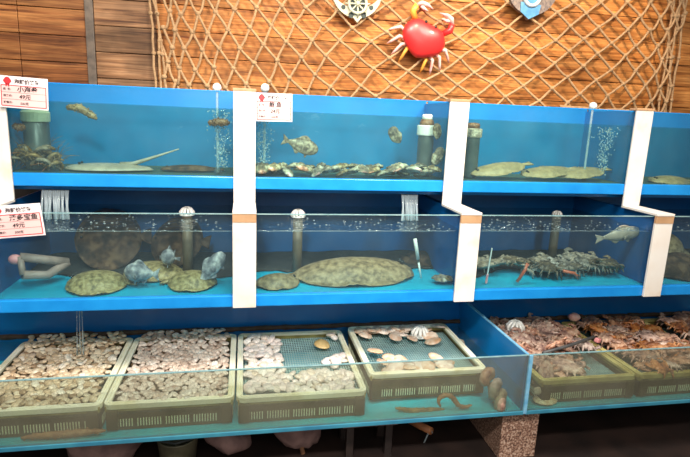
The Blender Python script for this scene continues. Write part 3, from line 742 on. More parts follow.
# abalones
def abalone_mesh(s):
    r = random.Random(s); mb = MB(); mb.ball((0, 0, 0), (.05, .036, .02), 16, 9)
    for v in mb.bm.verts:
        a = math.atan2(v.co.y, v.co.x); v.co.xy *= 1+.12*math.sin(a*2+s)+.06*math.sin(a*5+s)
        if v.co.z < 0: v.co.z *= .35
        v.co.z += .004*math.sin(a*9+v.co.x*120)*(1 if v.co.z > .004 else 0)
    mb.jitter(.006, 45, s)
    mb.tube([(-.02, .01, .014), (-.005, .016, .017), (.012, .014, .016), (.026, .006, .011)], [.003, .004, .004, .002], 6)
    return mb
ab = []
spots = [(262, 168, 1.1), (274, 167, 1.0), (288, 172, .9), (297, 166, .9), (305, 169, 1.2), (318, 171, 1.0), (331, 170, 1.1), (343, 173, .8), (352, 171, .8), (362, 169, 1.0), (373, 171, 1.05), (384, 173, .9), (397, 168, 1.15), (411, 170, 1.1), (424, 173, 1.0), (434, 169, .9), (282, 173, .8), (390, 173, .8), (403, 174, .8), (418, 166, .8), (268, 173, .8), (340, 167, .7)]
spots = [(x, y, s_*1.12) for x, y, s_ in spots]+[(264+k*11.5+random.uniform(-3, 3), 166+random.uniform(-1.5, 3), random.uniform(.75, 1.05)) for k in range(15)]
for k, (px, py, s) in enumerate(spots):
    p = at(px, py, Y=2.47 if k < 16 else 2.54)
    if k < 3: ab.append(abalone_mesh(k).build('abalone', M['abalone'], None, smooth=True)); o = ab[-1]
    else: o = ab[k % 3].copy(); C.objects.link(o)
    sc = s*.92; o.scale = (sc, sc, sc)
    o.location = (p.x, p.y, max(p.z-.004, FU+.010*sc)); o.rotation_euler = (random.uniform(-.5, .2), random.uniform(-.3, .3), random.uniform(0, 6.28))
    tag(o, 'rough tan abalone in the row along the upper tank with the brown fish', 'abalone', 'abalones along the upper tank floor')
for k, (px, py, Y, s, lab) in enumerate(((395, 135, 2.445, .85, 'brown abalone clinging to glass left of the white collared jar'), (437, 131, 2.50, .72, 'brown abalone clinging high beside the second white board'), (438, 156, 2.50, .9, 'brown abalone clinging low beside the second white board'))):
    o = ab[k].copy(); C.objects.link(o); o.scale = (s, s, s); o.location = at(px, py, Y=Y); o.rotation_euler = (PI/2, R_(70+k*20), 0)
    tag(o, lab, 'abalone', 'abalones clinging to the glass')
# pale soles
for (xa, ya, xb, yb, lab, th) in ((470, 176, 530, 167, 'pale flatfish at the left, its tail raised, third upper tank', .05), (522, 171, 577, 167, 'pale flatfish in the middle of the third upper tank', .04), (556, 176, 609, 174, 'pale brown flatfish nearest the third white board, upper tank', .04)):
    a, b = at(xa, ya, Y=2.475), at(xb, yb, Y=2.52); d = b-a; L = d.length*1.05
    flatfish('sole', L, .12, th*.55, M['sole'], ((a.x+b.x)/2, 2.53, FU+.042 if xa < 500 else FU+.034), math.atan2(.05, d.x), lab, group='pale flatfish of the third upper tank', tilt=-R_(9 if xa < 500 else 6), roll_=R_(14), wav=.004)
p = at(672, 180, Y=2.50)
flatfish('sole', .30, .12, .028, M['sole'], (p.x, 2.52, FU), R_(6), 'pale flatfish in the upper tank right of the last white board', roll_=R_(10))

# middle tank, left end
p = at(96, 284, Z=.76)
flatfish('turbot', .29, .22, .06, M['flat_green'], (p.x, 2.33, FM), R_(8), 'round olive flatfish lying left of the grey fish', group='round flatfish of the left middle tank', wav=.005)
p = at(192, 283, Z=.76)
flatfish('turbot', .25, .19, .055, M['flat_green'], (p.x, 2.33, FM), R_(170), 'round olive flatfish lying right of the grey fish', group='round flatfish of the left middle tank', seed=2)
p = at(150, 276, Z=.77)
flatfish('turbot', .32, .22, .05, M['flat_green'], (p.x, 2.50, FM), R_(-20), 'olive flatfish lying behind the grey fish', group='round flatfish of the left middle tank', seed=1)
p = at(110, 264, Y=2.68)
flatfish('turbot', .36, .30, .05, M['flat_dark'], (p.x, 2.69, FM+.125), R_(10), 'dark flatfish leaning on the back wall of the left middle tank', group='round flatfish of the left middle tank', roll_=R_(42), seed=3)
p = at(178, 262, Y=2.7)
flatfish('turbot', .30, .26, .05, M['flat_dark'], (p.x, 2.70, FM+.105), R_(-8), 'dark flatfish in the shade behind the overflow pipe', group='round flatfish of the left middle tank', roll_=R_(38), seed=4)
p = at(144, 279, Y=2.33); fish('stonefish', .15, .085, .085, M['fish_grey'], (p.x, 2.30, .81), (0, R_(4), R_(-12)), 'grey mottled fish lying on the olive flatfish', group='grey mottled fish')
p = at(168, 271, Y=2.36); fish('stonefish', .095, .075, .075, M['fish_grey'], (p.x, 2.44, .845), (0, R_(8), R_(70)), 'small round grey fish facing the glass', group='grey mottled fish')
p = at(217, 271, Y=2.29); fish('stonefish', .19, .07, .05, M['fish_grey'], (p.x-.03, 2.29, p.z+.005), (R_(20), R_(48), PI+R_(25)), 'grey and white fish rising head up beside the first white board', group='grey mottled fish')
# pale triangular frame
t = empty('triangle_frame', (0, 0, 0), label='pale triangular pipe frame leaning in the left middle tank', cat='pipe frame')
a, b, c2, d2 = at(20, 257, Y=2.32), at(68, 262, Y=2.42), at(23, 275, Y=2.29), at(48, 275, Y=2.36)
MB().tube([a, b], .019, 10).build('upper_bar', M['pinkish_pipe'], t, smooth=True)
MB().tube([a, c2], .013, 10).build('end_bar', M['pinkish_pipe'], t, smooth=True)
MB().tube([c2, d2, b], .019, 10).build('lower_bar', M['pinkish_pipe'], t, smooth=True)
MB().ball(a+Vector((-.02, 0, -.01)), (.026, .02, .022), 12, 8).build('red_joint', M['pink'], t, smooth=True)
# middle tank with the huge flatfish
p = at(352, 281, Z=.77)
flatfish('turbot', .72, .29, .085, M['flat'], (p.x+.045, 2.41, FM), R_(184), 'very big sandy flatfish filling the floor of the second middle tank', seed=.6, wav=.012)
p = at(273, 282, Z=.76)
flatfish('turbot', .24, .14, .045, M['flat'], (p.x+.02, 2.30, FM), R_(190), 'smaller sandy flatfish against the first white board, lower glass', seed=2)
p = at(425, 276, Y=2.6)
flatfish('turbot', .30, .20, .05, M['flat_dark'], (p.x, 2.66, FM), R_(20), 'dark flatfish half hidden behind the glass thermometer', seed=5)
tp, bt = at(415, 239, Y=2.25), at(421, 278, Y=2.28)
t = empty('thermometer', (0, 0, 0), label='thin white thermometer tube hanging in the second middle tank', cat='thermometer')
MB().tube([tp, tp.lerp(bt, .5)], .0085, 10).build('tube', M['white_gloss'], t, smooth=True)
MB().tube([tp.lerp(bt, .5), tp.lerp(bt, .58)], .006, 8).build('dark_joint', M['dark_pipe'], t)
MB().tube([tp.lerp(bt, .58), bt], .005, 8).build('stem', M['white_gloss'], t, smooth=True)
for k, (px, py, s) in enumerate(((441, 284, .9), (449, 279, .7), (436, 289, .6))):
    p = at(px, py, Y=2.27); o = ab[k].copy(); C.objects.link(o); o.scale = (s, s, s); o.location = (p.x, p.y, max(FM+.02, p.z)); o.rotation_euler = (.2, .1, k)
    tag(o, ['tan shell in the right corner of the second middle tank, largest', 'tan shell in the right corner, topmost of the three', 'tan shell in the right corner, smallest of the three'][k], 'shell', 'shells in the corner of the second middle tank')

# crabs
def crab_mesh(w, seed, legs=True, long=1.0):
    r = random.Random(seed); mb = MB()
    def fn(u, v):
        a = math.atan2(v, u); rr = max(abs(u), abs(v)); den = math.hypot(u, v) or 1
        ux, vy = u/den*rr, v/den*rr
        sp = 1+.10*max(0, math.cos(a*2))**6+.03*math.sin(a*11)*rr
        x = ux*w*.5*sp*1.08; y = vy*w*.34*long*(1 if vy > 0 else .85)
        d = math.sqrt(max(0, 1-rr*rr))
        bumps = .006*math.sin(ux*9+seed)*math.sin(vy*8)*d
        return (Vector((x, y, w*.14*d+bumps+.001)), Vector((x, y, -w*.09*d-.001)))
    mb.sheet(fn, 16, 16)
    for s in (-1, 1):
        mb.ball((s*w*.10, w*.33*long, w*.05), w*.03, 6, 5)
        j = r.uniform(-.12, .12); q = .62 if legs == 'tucked' else 1
        a = Vector((s*w*.36, w*.22, 0)); b = a+Vector((s*w*.20, w*.16, w*.05))*q; c_ = b+Vector((-s*w*(.12+j), w*.22, .0))*(q+.1); d_ = c_+Vector((-s*w*.20, w*.04, -.0))*(q+.1)
        mb.tube([a, b], [w*.05, w*.06], 7); mb.tube([b, c_, d_], [w*.06, w*.085, w*.012], 7, flat=.65)
        mb.tube([c_+Vector((0, -w*.02, 0)), c_+Vector((-s*w*.16, -w*.05, w*.01))], [w*.04, w*.008], 6)
        if legs:
            for k in range(4):
                an = R_(20-32*k)+r.uniform(-.12, .12); sh = .5 if legs == 'tucked' else 1; dr = Vector((s*math.cos(an), math.sin(an), 0)); p0 = Vector((s*w*.36*math.cos(an), w*.24*math.sin(an), 0))
                p1 = p0+dr*w*.24*sh+Vector((0, 0, w*r.uniform(.08, .2)*sh)); p2 = p1+dr*w*.22*sh+Vector((0, 0, -w*.12)); p3 = p2+dr*w*.14*sh+Vector((0, 0, -w*.10))
                mb.tube([p0, p1, p2, p3], [w*.045, w*.044, w*.034, w*.012], 6)
    return mb
def pile(proto, place, label_fn, cat, group, n0=0):
    for k, (loc, rot, sc, m) in enumerate(place):
        src = proto[k % len(proto)]
        o = src if not src.get('label') else src.copy()
        if o is not src: C.objects.link(o)
        o.location = loc; o.rotation_euler = rot; o.scale = (sc, sc, sc)
        tag(o, label_fn(k), cat, group)
rnd = random.Random(11)
protos = [crab_mesh(.165, 20+k, 'tucked').build('crab', M['live_crab' if k % 2 else 'pale_crab'], None, smooth=True) for k in range(4)]
spec = [(487, 279, 1.0), (502, 284, 1.0), (514, 278, 1.0), (524, 272, .9), (534, 283, 1.05), (548, 279, 1.0), (556, 286, .9), (566, 276, 1.0), (578, 283, 1.1), (590, 276, 1.1), (603, 281, 1.0), (613, 274, 1.0), (622, 281, 1.0), (630, 278, .9), (545, 270, .8), (600, 270, .85), (476, 284, .9), (572, 269, .8), (586, 288, .8)]
pl = []
for px, py, s in spec:
    p = at(px, py+2, Y=2.325+rnd.uniform(0, .15)); p.z = max(p.z, FM+.052)
    p.x = min(max(p.x, PX[2]+.13), PX[3]-.13)
    pl.append((p, (rnd.uniform(.05, .4), rnd.uniform(-.25, .25), rnd.uniform(-.8, .8)+rnd.choice((0, 0, PI))), s*.92, None))
names = ['olive crab at the left foot of the crab heap, third middle tank', ]
pile(protos, pl, lambda k: 'mottled crab in the heap on the floor of the third middle tank', 'crab', 'crabs heaped in the third middle tank')
# red feelers / claws poking from the heap
for k, (a, b, lab) in enumerate((((517, 282), (527, 263), 'red claw limb poking up left in the crab heap'), ((524, 268), (533, 279), 'white claw limb crossing the red one in the crab heap'), ((563, 271), (578, 279), 'red claw limb lying across the middle of the crab heap'))):
    A_, B_ = at(*a, Y=2.225), at(*b, Y=2.225); mid = A_.lerp(B_, .55)+Vector((.012, -.004, .012))
    mb = MB().tube([A_, mid, B_], [.008, .0085, .004], 8); mb.tube([mid, mid.lerp(B_, .7)+Vector((.012, 0, .006))], [.006, .002], 6)
    tag(mb.build('claw_limb', M['red_feeler' if k != 1 else 'fish_pale'], None, smooth=True), lab, 'crab limb', 'loose crab limbs in the third middle tank')
A_, B_ = at(492, 248, Y=2.24), at(486, 283, Y=2.25)
t = empty('feeding_stick', (0, 0, 0), label='thin pale stick with a pinkish foot standing in the crab heap', cat='stick')
MB().tube([A_, A_.lerp(B_, .75)], .0035, 8).build('rod', M['white_gloss'], t); MB().tube([A_.lerp(B_, .75), B_], .006, 8).build('pink_foot', M['pink'], t)
p = at(618, 235, Y=2.30)
fish('pale_fish', .26, .07, .05, M['fish_pale'], p, (0, R_(10), PI), 'pale fish under the water surface at the right of the crab tank')
p = at(676, 284, Y=2.34)
flatfish('turbot', .36, .24, .11, M['flat_dark'], (p.x, 2.36, FM), R_(12), 'brown flatfish in the middle tank right of the last white board', seed=7)
p = at(668, 275, Y=2.45)
flatfish('turbot', .30, .24, .12, M['flat'], (p.x+.10, 2.645, FM+.045), R_(-12), 'sandy flatfish behind the brown one right of the last board', seed=8, roll_=R_(15))

# overflow pipes with white dome strainers
def strainer(par, r=.034, base=0.):
    mb = MB(); mb.lathe([(r*1.12, base), (r*1.12, base+.006), (r*.95, base+.008)], seg=20); mb.build('strainer_ring', M['white_gloss'], par)
    mb = MB()
    for k in range(10):
        a = 2*PI*k/10
        mb.tube([(r*math.cos(a), r*math.sin(a), base+.005), (r*.93*math.cos(a), r*.93*math.sin(a), base+.5*r), (r*.62*math.cos(a), r*.62*math.sin(a), base+.95*r), (r*.2*math.cos(a), r*.2*math.sin(a), base+1.15*r)], [r*.24, r*.235, r*.19, r*.14], 6)
    mb.lathe([(r*.42, base+1.02*r), (r*.36, base+1.16*r), (r*.1, base+1.22*r)], seg=14)
    mb.build('strainer_dome', M['white_gloss'], par, smooth=True)
    MB().lathe([(r*.55, base+.004), (r*.5, base+.5*r), (r*.25, base+.8*r)], seg=14).build('strainer_core', M['dark_slot'], par)
for px, py, Y, lab in ((187, 214, 2.50, 'white domed strainer on an overflow pipe in the left middle tank'), (298, 216, 2.50, 'white domed strainer on an overflow pipe above the very big flatfish'), (557, 215, 2.62, 'overflow pipe with a dim strainer in the crab heap tank')):
    p = at(px, py, Y=Y)
    t = empty('overflow_pipe', (p.x, Y, FM), label=lab, cat='overflow pipe', group='overflow pipes of the middle tanks')
    hz = p.z-FM-.004
    MB().lathe([(.024, 0), (.024, hz)], seg=16).build('pipe', M['pipe_brown'], t, smooth=True)
    strainer(t, .031 if px != 557 else .024, hz)
# air tubes with ball tops at the top of the upper tanks
for px, py, Y, lab in ((217, 87.5, 2.50, 'white ball on a clear air tube left of the first board'), (265, 88, 2.50, 'grey white ball on an air tube behind the second price card'), (593, 106, 2.52, 'white ball on an air tube in the third upper tank')):
    p = at(px, py, Y=Y)
    t = empty('air_tube', (p.x, Y, FU), label=lab, cat='air tube', group='ball topped air tubes')
    h = p.z-FU
    MB().ball((0, 0, h), .020, 14, 10).build('float_ball', M['white_gloss'], t, smooth=True)
    MB().tube([(0, 0, .01), (0, 0, h-.018)], .006, 8).build('tube', M['jet'], t)
    MB().lathe([(.014, 0), (.016, .004), (.014, .02), (.006, .024)], seg=14).build('air_stone', M['jar_grey'], t)

def bubbles(name, cx, cy, z0, z1, n, spread, label, seed, rmin=.0015, rmax=.005):
    r = random.Random(seed); mb = MB()
    for k in range(n):
        f = r.random(); mb.ball((cx+r.gauss(0, spread*(.5+f)), cy+r.gauss(0, spread*.5), z0+(z1-z0)*f), r.uniform(rmin, rmax), 6, 4)
    return tag(mb.build(name, M['bubble_mist'], None, smooth=True), label, 'bubbles', 'air bubbles in the upper tanks', 'stuff')
for px, Y, lab, s in ((222, 2.49, 'rising air bubbles at the right of the upper left tank', 1), (263, 2.49, 'rising air bubbles under the second price card', 2), (606, 2.52, 'rising air bubbles at the right of the third upper tank', 3)):
    p = at(px, 140, Y=Y); bubbles('air_bubbles', p.x, Y, FU+.03, 1.512, 300, .020, lab, s)

for i in range(4):  # dark sheet that paints shade over the rear tank floor
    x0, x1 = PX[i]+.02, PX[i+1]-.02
    def shading(u, v, x0=x0, x1=x1, i=i):
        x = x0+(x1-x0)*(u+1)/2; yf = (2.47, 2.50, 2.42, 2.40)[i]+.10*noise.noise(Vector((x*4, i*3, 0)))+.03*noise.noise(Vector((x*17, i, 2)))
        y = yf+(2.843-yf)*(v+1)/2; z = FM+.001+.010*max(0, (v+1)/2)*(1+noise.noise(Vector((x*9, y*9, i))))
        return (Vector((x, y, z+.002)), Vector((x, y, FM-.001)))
    tag(MB().sheet(shading, 60, 10).build('silt', M['silt'], None, smooth=True), 'dark silt lying on the rear floor of the middle tank ' + ['at the left end', 'with the very big flatfish', 'with the crab heap', 'at the right end'][i], 'silt', 'silt in the middle tanks', 'stuff')
# bubbles and foam on the middle tanks' surface
for i in range(4):
    r = random.Random(50+i); mb = MB(); x0, x1 = PX[i]+.05, PX[i+1]-.05
    for k in range((110, 130, 200, 60)[i]):
        y = YM+.03+abs(r.gauss(0, .16)); x = r.uniform(x0, x1)
        if i == 2 and x > PX[2]+.55 and r.random() < .75: continue
        if i == 1 and x < PX[1]+.45 and r.random() < .5: continue
        q = r.uniform(.0015, .0052)
        if y < BACK-.1: mb.ball((x, y, 1.0185), (q*1.3, q*1.3, q*.7), 6, 4)
    n = 60; pts = [Vector((x0+(x1-x0)*k/n, YM+.016, 1.0185+.002*noise.noise(Vector((k*.35, i, 0))))) for k in range(n+1)]
    mb.tube(pts, [.0016+.0014*abs(noise.noise(Vector((k*.5, i, 4)))) for k in range(n+1)], 5)
    tag(mb.build('surface_foam', M['bubble'], None, smooth=True), 'white bubbles floating on the water of the middle tank ' + ['at the left end', 'with the very big flatfish', 'with the crab heap', 'at the right end'][i], 'foam', 'foam on the middle tanks', 'stuff')
# falling water
def fall(xc, Y, z0, z1, wd, n, label, seed, r0=.006):
    r = random.Random(seed); mb = MB()
    for k in range(n):
        x = xc+wd*(k/(max(1, n-1))-.5); dx = r.uniform(-.012, .012)
        mb.tube([(x, Y, z0), (x+dx*.3, Y-.012, z0+(z1-z0)*.4), (x+dx, Y-.025+r.uniform(-.01, .01), z1)], [r0, r0*.8, r0*1.25], 7, upv=(0, 1, 0))
    return tag(mb.build('falling_water', M['jet'], None, smooth=True), label, 'falling water', 'water falling between the tanks', 'stuff')
a = at(55, 184, Y=2.455)
fall(a.x, 2.455, 1.145, 1.0195, .10, 13, 'thin curtain of water falling into the left middle tank', 1)
t = tag(MB().lathe([(.055, 0), (.05, .012), (.05, .02)], (a.x, 2.54, 1.138), 20).build('drain_outlet', M['dark_pipe']), 'dark drain outlet above the water curtain at the left', 'drain outlet', 'drain outlets under the upper tanks')
a = at(410, 188, Y=2.455)
fall(a.x, 2.455, 1.145, 1.0195, .075, 10, 'thin curtain of water falling beside the second white board', 2)
tag(MB().lathe([(.045, 0), (.04, .012), (.04, .02)], (a.x, 2.54, 1.138), 20).build('drain_outlet', M['dark_pipe']), 'dark drain outlet above the water curtain beside the second board', 'drain outlet', 'drain outlets under the upper tanks')
a = at(80, 315, Y=2.42)
tag(MB().lathe([(.014, .625), (.016, .63), (.016, .7)], (a.x, 2.42, 0), 14).build('drain_outlet', M['dark_pipe']), 'short dark drain nozzle above the leftmost clam crate', 'drain outlet')
fall(a.x, 2.42, .63, .40, .02, 3, 'thin water jets falling on the leftmost clam crate', 3, .0022)

# ------------------------------------------------------------------ crates
def crate(x0, x1, y0, y1, zb, zt, label, gold=False, gz=None, group='yellowish plastic crates'):
    t = empty('plastic_crate', ((x0+x1)/2, (y0+y1)/2, zb), label=label, cat='crate', group=group)
    def pt(mb, n, m, **k):
        o = mb.build(n, m, t, **k); o.location = -Vector(t.location); return o
    rw = .026; cr = .03
    def rr(a, b, c_, d, rad, z, n=5):
        out = []
        for (cx, cy, a0) in ((b-rad, d-rad, 0), (a+rad, d-rad, PI/2), (a+rad, c_+rad, PI), (b-rad, c_+rad, 1.5*PI)):
            for k in range(n+1):
                an = a0+PI/2*k/n; out.append(Vector((cx+rad*math.cos(an), cy+rad*math.sin(an), z)))
        return out
    # rim: a flat ring with a groove
    mb = MB(); prof = [(0, zt-.022), (0, zt-.002), (.003, zt), (rw*.42, zt), (rw*.46, zt-.003), (rw*.54, zt-.003), (rw*.58, zt), (rw-.003, zt), (rw, zt-.002), (rw, zt-.012), (.005, zt-.012), (.005, zt-.022)]
    loops = [[mb.bm.verts.new(p) for p in rr(x0+d, x1-d, y0+d, y1-d, max(.006, cr-d), z)] for d, z in prof]
    nl = len(loops[0])
    for q in range(len(loops)):
        A_, B_ = loops[q], loops[(q+1) % len(loops)]
        for k in range(nl): mb.bm.faces.new((A_[k], A_[(k+1) % nl], B_[(k+1) % nl], B_[k]))
    pt(mb, 'rim', M['crate_gold' if gold else 'crate'])
    # dark stained sides with thin pale ribs along the bottom and a gold band under the rim
    mb = MB(); i = .008
    for (a, b, c_, d, sg) in ((x0+i, x1-i, y0+i, y0+i+.004, -1), (x0+i, x1-i, y1-i-.004, y1-i, 1), (x0+i, x0+i+.004, y0+i, y1-i, -1), (x1-i-.004, x1-i, y0+i, y1-i, 1)):
        horiz = (b-a) > .02; e = .002
        mb.box(a, b, c_, d, zb, zt-.034)
        if horiz: mb.box(a, b, c_-e, d+e, zt-.034, zt-.012, mi=1)
        else: mb.box(a-e, b+e, c_, d, zt-.034, zt-.012, mi=1)
        L = (b-a) if horiz else (d-c_); n = int(L/.0105)
        for k in range(3, n-2):
            if k % 10 == 0: continue
            q = L*k/n; o1 = e if sg > 0 else -e
            if horiz: mb.box(a+q-.0019, a+q+.0019, c_+min(o1, 0), d+max(o1, 0), zb+.014, zb+.046, mi=2)
            else: mb.box(a+min(o1, 0), b+max(o1, 0), c_+q-.0019, c_+q+.0019, zb+.014, zb+.046, mi=2)
    pt(mb, 'slotted_side', [M['crate_side'], M['crate_band'], M['crate']])
    mb = MB()
    for cx in (x0+.012, x1-.052):
        mb.box(cx, cx+.04, y0-.003, y0+.012, zb+.006, zt-.026, bev=.003)
    pt(mb, 'corner_block', M['crate_side'])
    mb = MB(); g = gz if gz else zb+.01; L = x1-x0-.03; n = int(L/.0115)
    for k in range(n+1): mb.box(x0+.015+L*k/n-.0022, x0+.015+L*k/n+.0022, y0+.014, y1-.014, g, g+.004)
    L2 = y1-y0-.03; n2 = int(L2/.02)
    for k in range(n2+1): mb.box(x0+.014, x1-.014, y0+.015+L2*k/n2-.002, y0+.015+L2*k/n2+.002, g-.003, g)
    pt(mb, 'base_grid', M['grid'])
    return t
CZB, CZT = .278, .392
CR = [(-1.045, -.540, 1.948, 2.585), (-.534, -.041, 1.948, 2.585), (-.033, .505, 1.938, 2.585), (.535, 1.085, 2.03, 2.565)]
crate(*CR[0], CZB, CZT, 'yellowish crate full of tan clams at the left edge')
crate(*CR[1], CZB, CZT, 'yellowish crate full of pinkish clams, second from the left')
crate(*CR[2], CZB, CZT, 'yellowish crate half covered with white clams', gz=.355)
crate(*CR[3], CZB+.012, CZT+.024, 'yellowish crate with a few scallops and a white strainer', gz=.365)
CR2 = [(1.30, 1.79, 1.935, 2.585), (1.80, 2.30, 1.935, 2.585), (2.315, 2.80, 1.935, 2.585)]
crate(*CR2[0], CZB, CZT, 'olive yellow crate of pinkish crabs beside the glass divider', True, .33)
crate(*CR2[1], CZB, CZT, 'olive yellow crate heaped with red brown crabs', True, .33)
crate(*CR2[2], CZB, CZT, 'olive yellow crate of red brown crabs at the right edge', True, .33)

# ------------------------------------------------------------------ clams
def clam_mesh(seed, w=.04):
    mb = MB(); mb.ball((0, 0, 0), (w/2, w*.40, w*.24), 14, 10)
    r = random.Random(seed)
    for v in mb.bm.verts:
        x = v.co.x/(w/2); v.co.y *= 1.06
        v.co.y *= 1+.16*x; v.co.z *= 1-.25*x
        if x < -.55: v.co.x -= (abs(x)-.55)*w*.12
        a = math.atan2(v.co.y, v.co.x); v.co.xy *= 1+.03*math.sin(a*3+seed)
        if abs(v.co.z) < w*.02: v.co.xy *= 1.03
    return mb
def island_copy(m):
    """the same shell material with its colour drawn per shell of one mesh"""
    q = m.copy(); nt = q.node_tree
    oi = next(n for n in nt.nodes if n.type == 'OBJECT_INFO'); g = nt.nodes.new('ShaderNodeNewGeometry')
    for l in [l for l in nt.links if l.from_node == oi]: nt.links.new(g.outputs['Random Per Island'], l.to_socket)
    return q
def scatter(name, m, box, spacing, w, zc, label, group, seed, keep=lambda x, y: True, zj=.006, limit=300, tiltmax=.27, rest_label=None):
    rnd = random.Random(seed); x0, x1, y0, y1 = box; pr = []
    pts = []
    y = y0; row = 0
    while y < y1:
        x = x0+(spacing*.5 if row % 2 else 0)
        while x < x1:
            px, py = x+rnd.uniform(-.28, .28)*spacing, y+rnd.uniform(-.28, .28)*spacing
            if x0 <= px <= x1 and y0 <= py <= y1 and keep(px, py): pts.append((px, py))
            x += spacing
        y += spacing*.86; row += 1
    rest = MB()
    for k, (px, py) in enumerate(pts):
        s = rnd.uniform(.82, 1.15); sc = (s, s*rnd.uniform(.92, 1.1), s)
        loc = Vector((px, py, zc+max(0, py-2.48)*.26+rnd.uniform(-zj, zj))); rot = Euler((rnd.gauss(0, tiltmax), rnd.gauss(0, tiltmax), rnd.uniform(0, 6.28)))
        if k >= limit:
            me = pr[k % 4].data.copy(); me.transform(Matrix.Translation(loc) @ rot.to_matrix().to_4x4() @ Matrix.Diagonal((*sc, 1)))
            rest.bm.from_mesh(me); bpy.data.meshes.remove(me); continue
        if len(pr) < 4: o = clam_mesh(seed+len(pr), w).build(name, m, None, smooth=True); pr.append(o)
        else: o = pr[k % 4].copy(); C.objects.link(o)
        o.scale = sc; o.location = loc; o.rotation_euler = rot
        tag(o, label, 'clam', group)
    if len(pts) > limit:
        tag(rest.build(name+'_heap', island_copy(m), None, smooth=True), rest_label, 'clams', None, 'stuff')
    else: rest.bm.free()
    return len(pts)
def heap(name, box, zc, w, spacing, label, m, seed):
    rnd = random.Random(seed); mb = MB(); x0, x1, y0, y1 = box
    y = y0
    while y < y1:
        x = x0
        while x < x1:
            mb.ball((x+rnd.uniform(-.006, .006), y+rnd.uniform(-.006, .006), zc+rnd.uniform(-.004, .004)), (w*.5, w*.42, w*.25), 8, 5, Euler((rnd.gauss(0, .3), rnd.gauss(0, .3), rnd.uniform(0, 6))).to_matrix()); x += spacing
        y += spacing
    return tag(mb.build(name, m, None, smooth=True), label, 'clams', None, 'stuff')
def inner(c, d=.030): return (c[0]+d, c[1]-d, c[2]+d, c[3]-d)
def over(c): return (c[0]+.036, c[1]-.036, c[2]+.022, c[3]+.002)
nA = scatter('tan_clam', M['shell_brown'], over(CR[0]), .0275, .0345, .386, 'tan and cream clam heaped in the leftmost crate', 'tan clams in the leftmost crate', 100, rest_label='tan clams filling the back of the leftmost crate')
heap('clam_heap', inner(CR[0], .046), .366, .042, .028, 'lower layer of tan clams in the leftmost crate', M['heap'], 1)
nB = scatter('pinkish_clam', M['shell_pink'], over(CR[1]), .0275, .0345, .386, 'pinkish white clam heaped in the second crate from the left', 'pinkish clams in the second crate', 200, rest_label='pinkish clams filling the back of the second crate')
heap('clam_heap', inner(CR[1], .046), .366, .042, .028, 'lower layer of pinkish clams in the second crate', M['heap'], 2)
def keep3(x, y):
    f = (x+.033)/.538
    h = noise.noise(Vector((x*9, y*9, 2.2)))
    if y < 2.16: return h > -.55
    if f < .38+.06*h: return True
    if f > .78 and y < 2.36: return h > -.15
    return h > .33
nC = scatter('white_clam', M['shell_white'], inner(CR[2], .042), .0375, .050, .379, 'white clam lying in the half covered third crate', 'white clams in the third crate', 300, keep3, .004, tiltmax=.28)
print('clams', nA, nB, nC)
# scallops / oysters in the fourth crate
def scallop_mesh(seed, w=.085):
    def fn(u, v):
        a = math.atan2(v, u); rr = max(abs(u), abs(v)); den = math.hypot(u, v) or 1
        ux, vy = u/den*rr, v/den*rr
        rad = 1+.05*math.sin(a*3+seed)+.035*math.sin(a*13)*rr
        x, y = ux*w*.55*rad, vy*w*.42*rad; d = math.sqrt(max(0, 1-rr*rr))
        rib = .0015*math.sin(a*13)*rr
        return (Vector((x, y, w*.16*d+rib+.002)), Vector((x, y, -w*.07*d+rib)))
    return MB().sheet(fn, 14, 14)
scp = [scallop_mesh(k).build('scallop', M['scallop'], None, smooth=True) for k in range(3)]
sp = [(365, 337, 1.1), (383, 334, 1.0), (392, 328, .9), (400, 337, 1.0), (377, 327, .9), (404, 330, .9), (412, 340, .9), (430, 339, 1.0), (395, 341, 1.0), (433, 343, 1.0), (366, 331, .7), (375, 356, 1.1), (390, 360, .9), (383, 366, 1.0), (395, 371, 1.1), (408, 372, 1.15), (418, 368, .9), (428, 372, 1.0), (400, 380, .9), (440, 370, .8), (412, 378, .9), (388, 376, .8), (408, 332, .8), (421, 336, .8), (360, 329, .8), (426, 333, .8)]+[(random.uniform(358, 446), random.uniform(324, 337), random.uniform(.7, 1.05)) for _ in range(14)]+[(random.uniform(385, 450), random.uniform(361, 377), random.uniform(.7, 1.1)) for _ in range(12)]
for k, (px, py, s) in enumerate(sp):
    p = at(px, py, Z=.392)
    if k < 3: o = scp[k]
    else: o = scp[k % 3].copy(); C.objects.link(o)
    o.location = (min(max(p.x, .585), 1.03), min(max(p.y, 2.08), 2.52), .400+.007*(k % 3)); o.scale = (s*.92,)*3; o.rotation_euler = (random.uniform(-.4, .4), random.uniform(-.3, .3), random.uniform(0, 6.28))
    tag(o, 'pale scallop shell lying on the open grid of the fourth crate', 'scallop', 'scallops in the fourth crate')
p = at(281, 345, Z=.40)
o = scp[1].copy(); C.objects.link(o); o.location = (p.x, p.y, .392); o.scale = (1, 1.1, 1); o.rotation_euler = (.2, 0, 1.2); o.data = scp[1].data.copy(); o.data.materials[0] = mat('yellow_scallop_shell', (.72, .52, .24), (.52, .33, .12), .45, 35)
p = at(322, 343, Z=.40); o.location = (p.x, p.y, .392)
tag(o, 'single yellowish scallop among the white clams of the third crate', 'scallop')
# strainers in the low tanks
p = at(420, 333, Z=.41)
t = empty('drain_strainer', (p.x, p.y, .385), label='white domed strainer at the back of the fourth crate', cat='strainer', group='loose domed strainers'); strainer(t, .042, .012)
MB().lathe([(.03, 0), (.03, .012)], seg=16).build('stub_pipe', M['white_gloss'], t)
p = at(515, 330, Z=.44)
t = empty('drain_strainer', (p.x, p.y, .43), label='white domed strainer beside the pinkish crabs in the right tank', cat='strainer', group='loose domed strainers'); strainer(t, .042, .012)
MB().lathe([(.03, 0), (.03, .012)], seg=16).build('stub_pipe', M['white_gloss'], t)
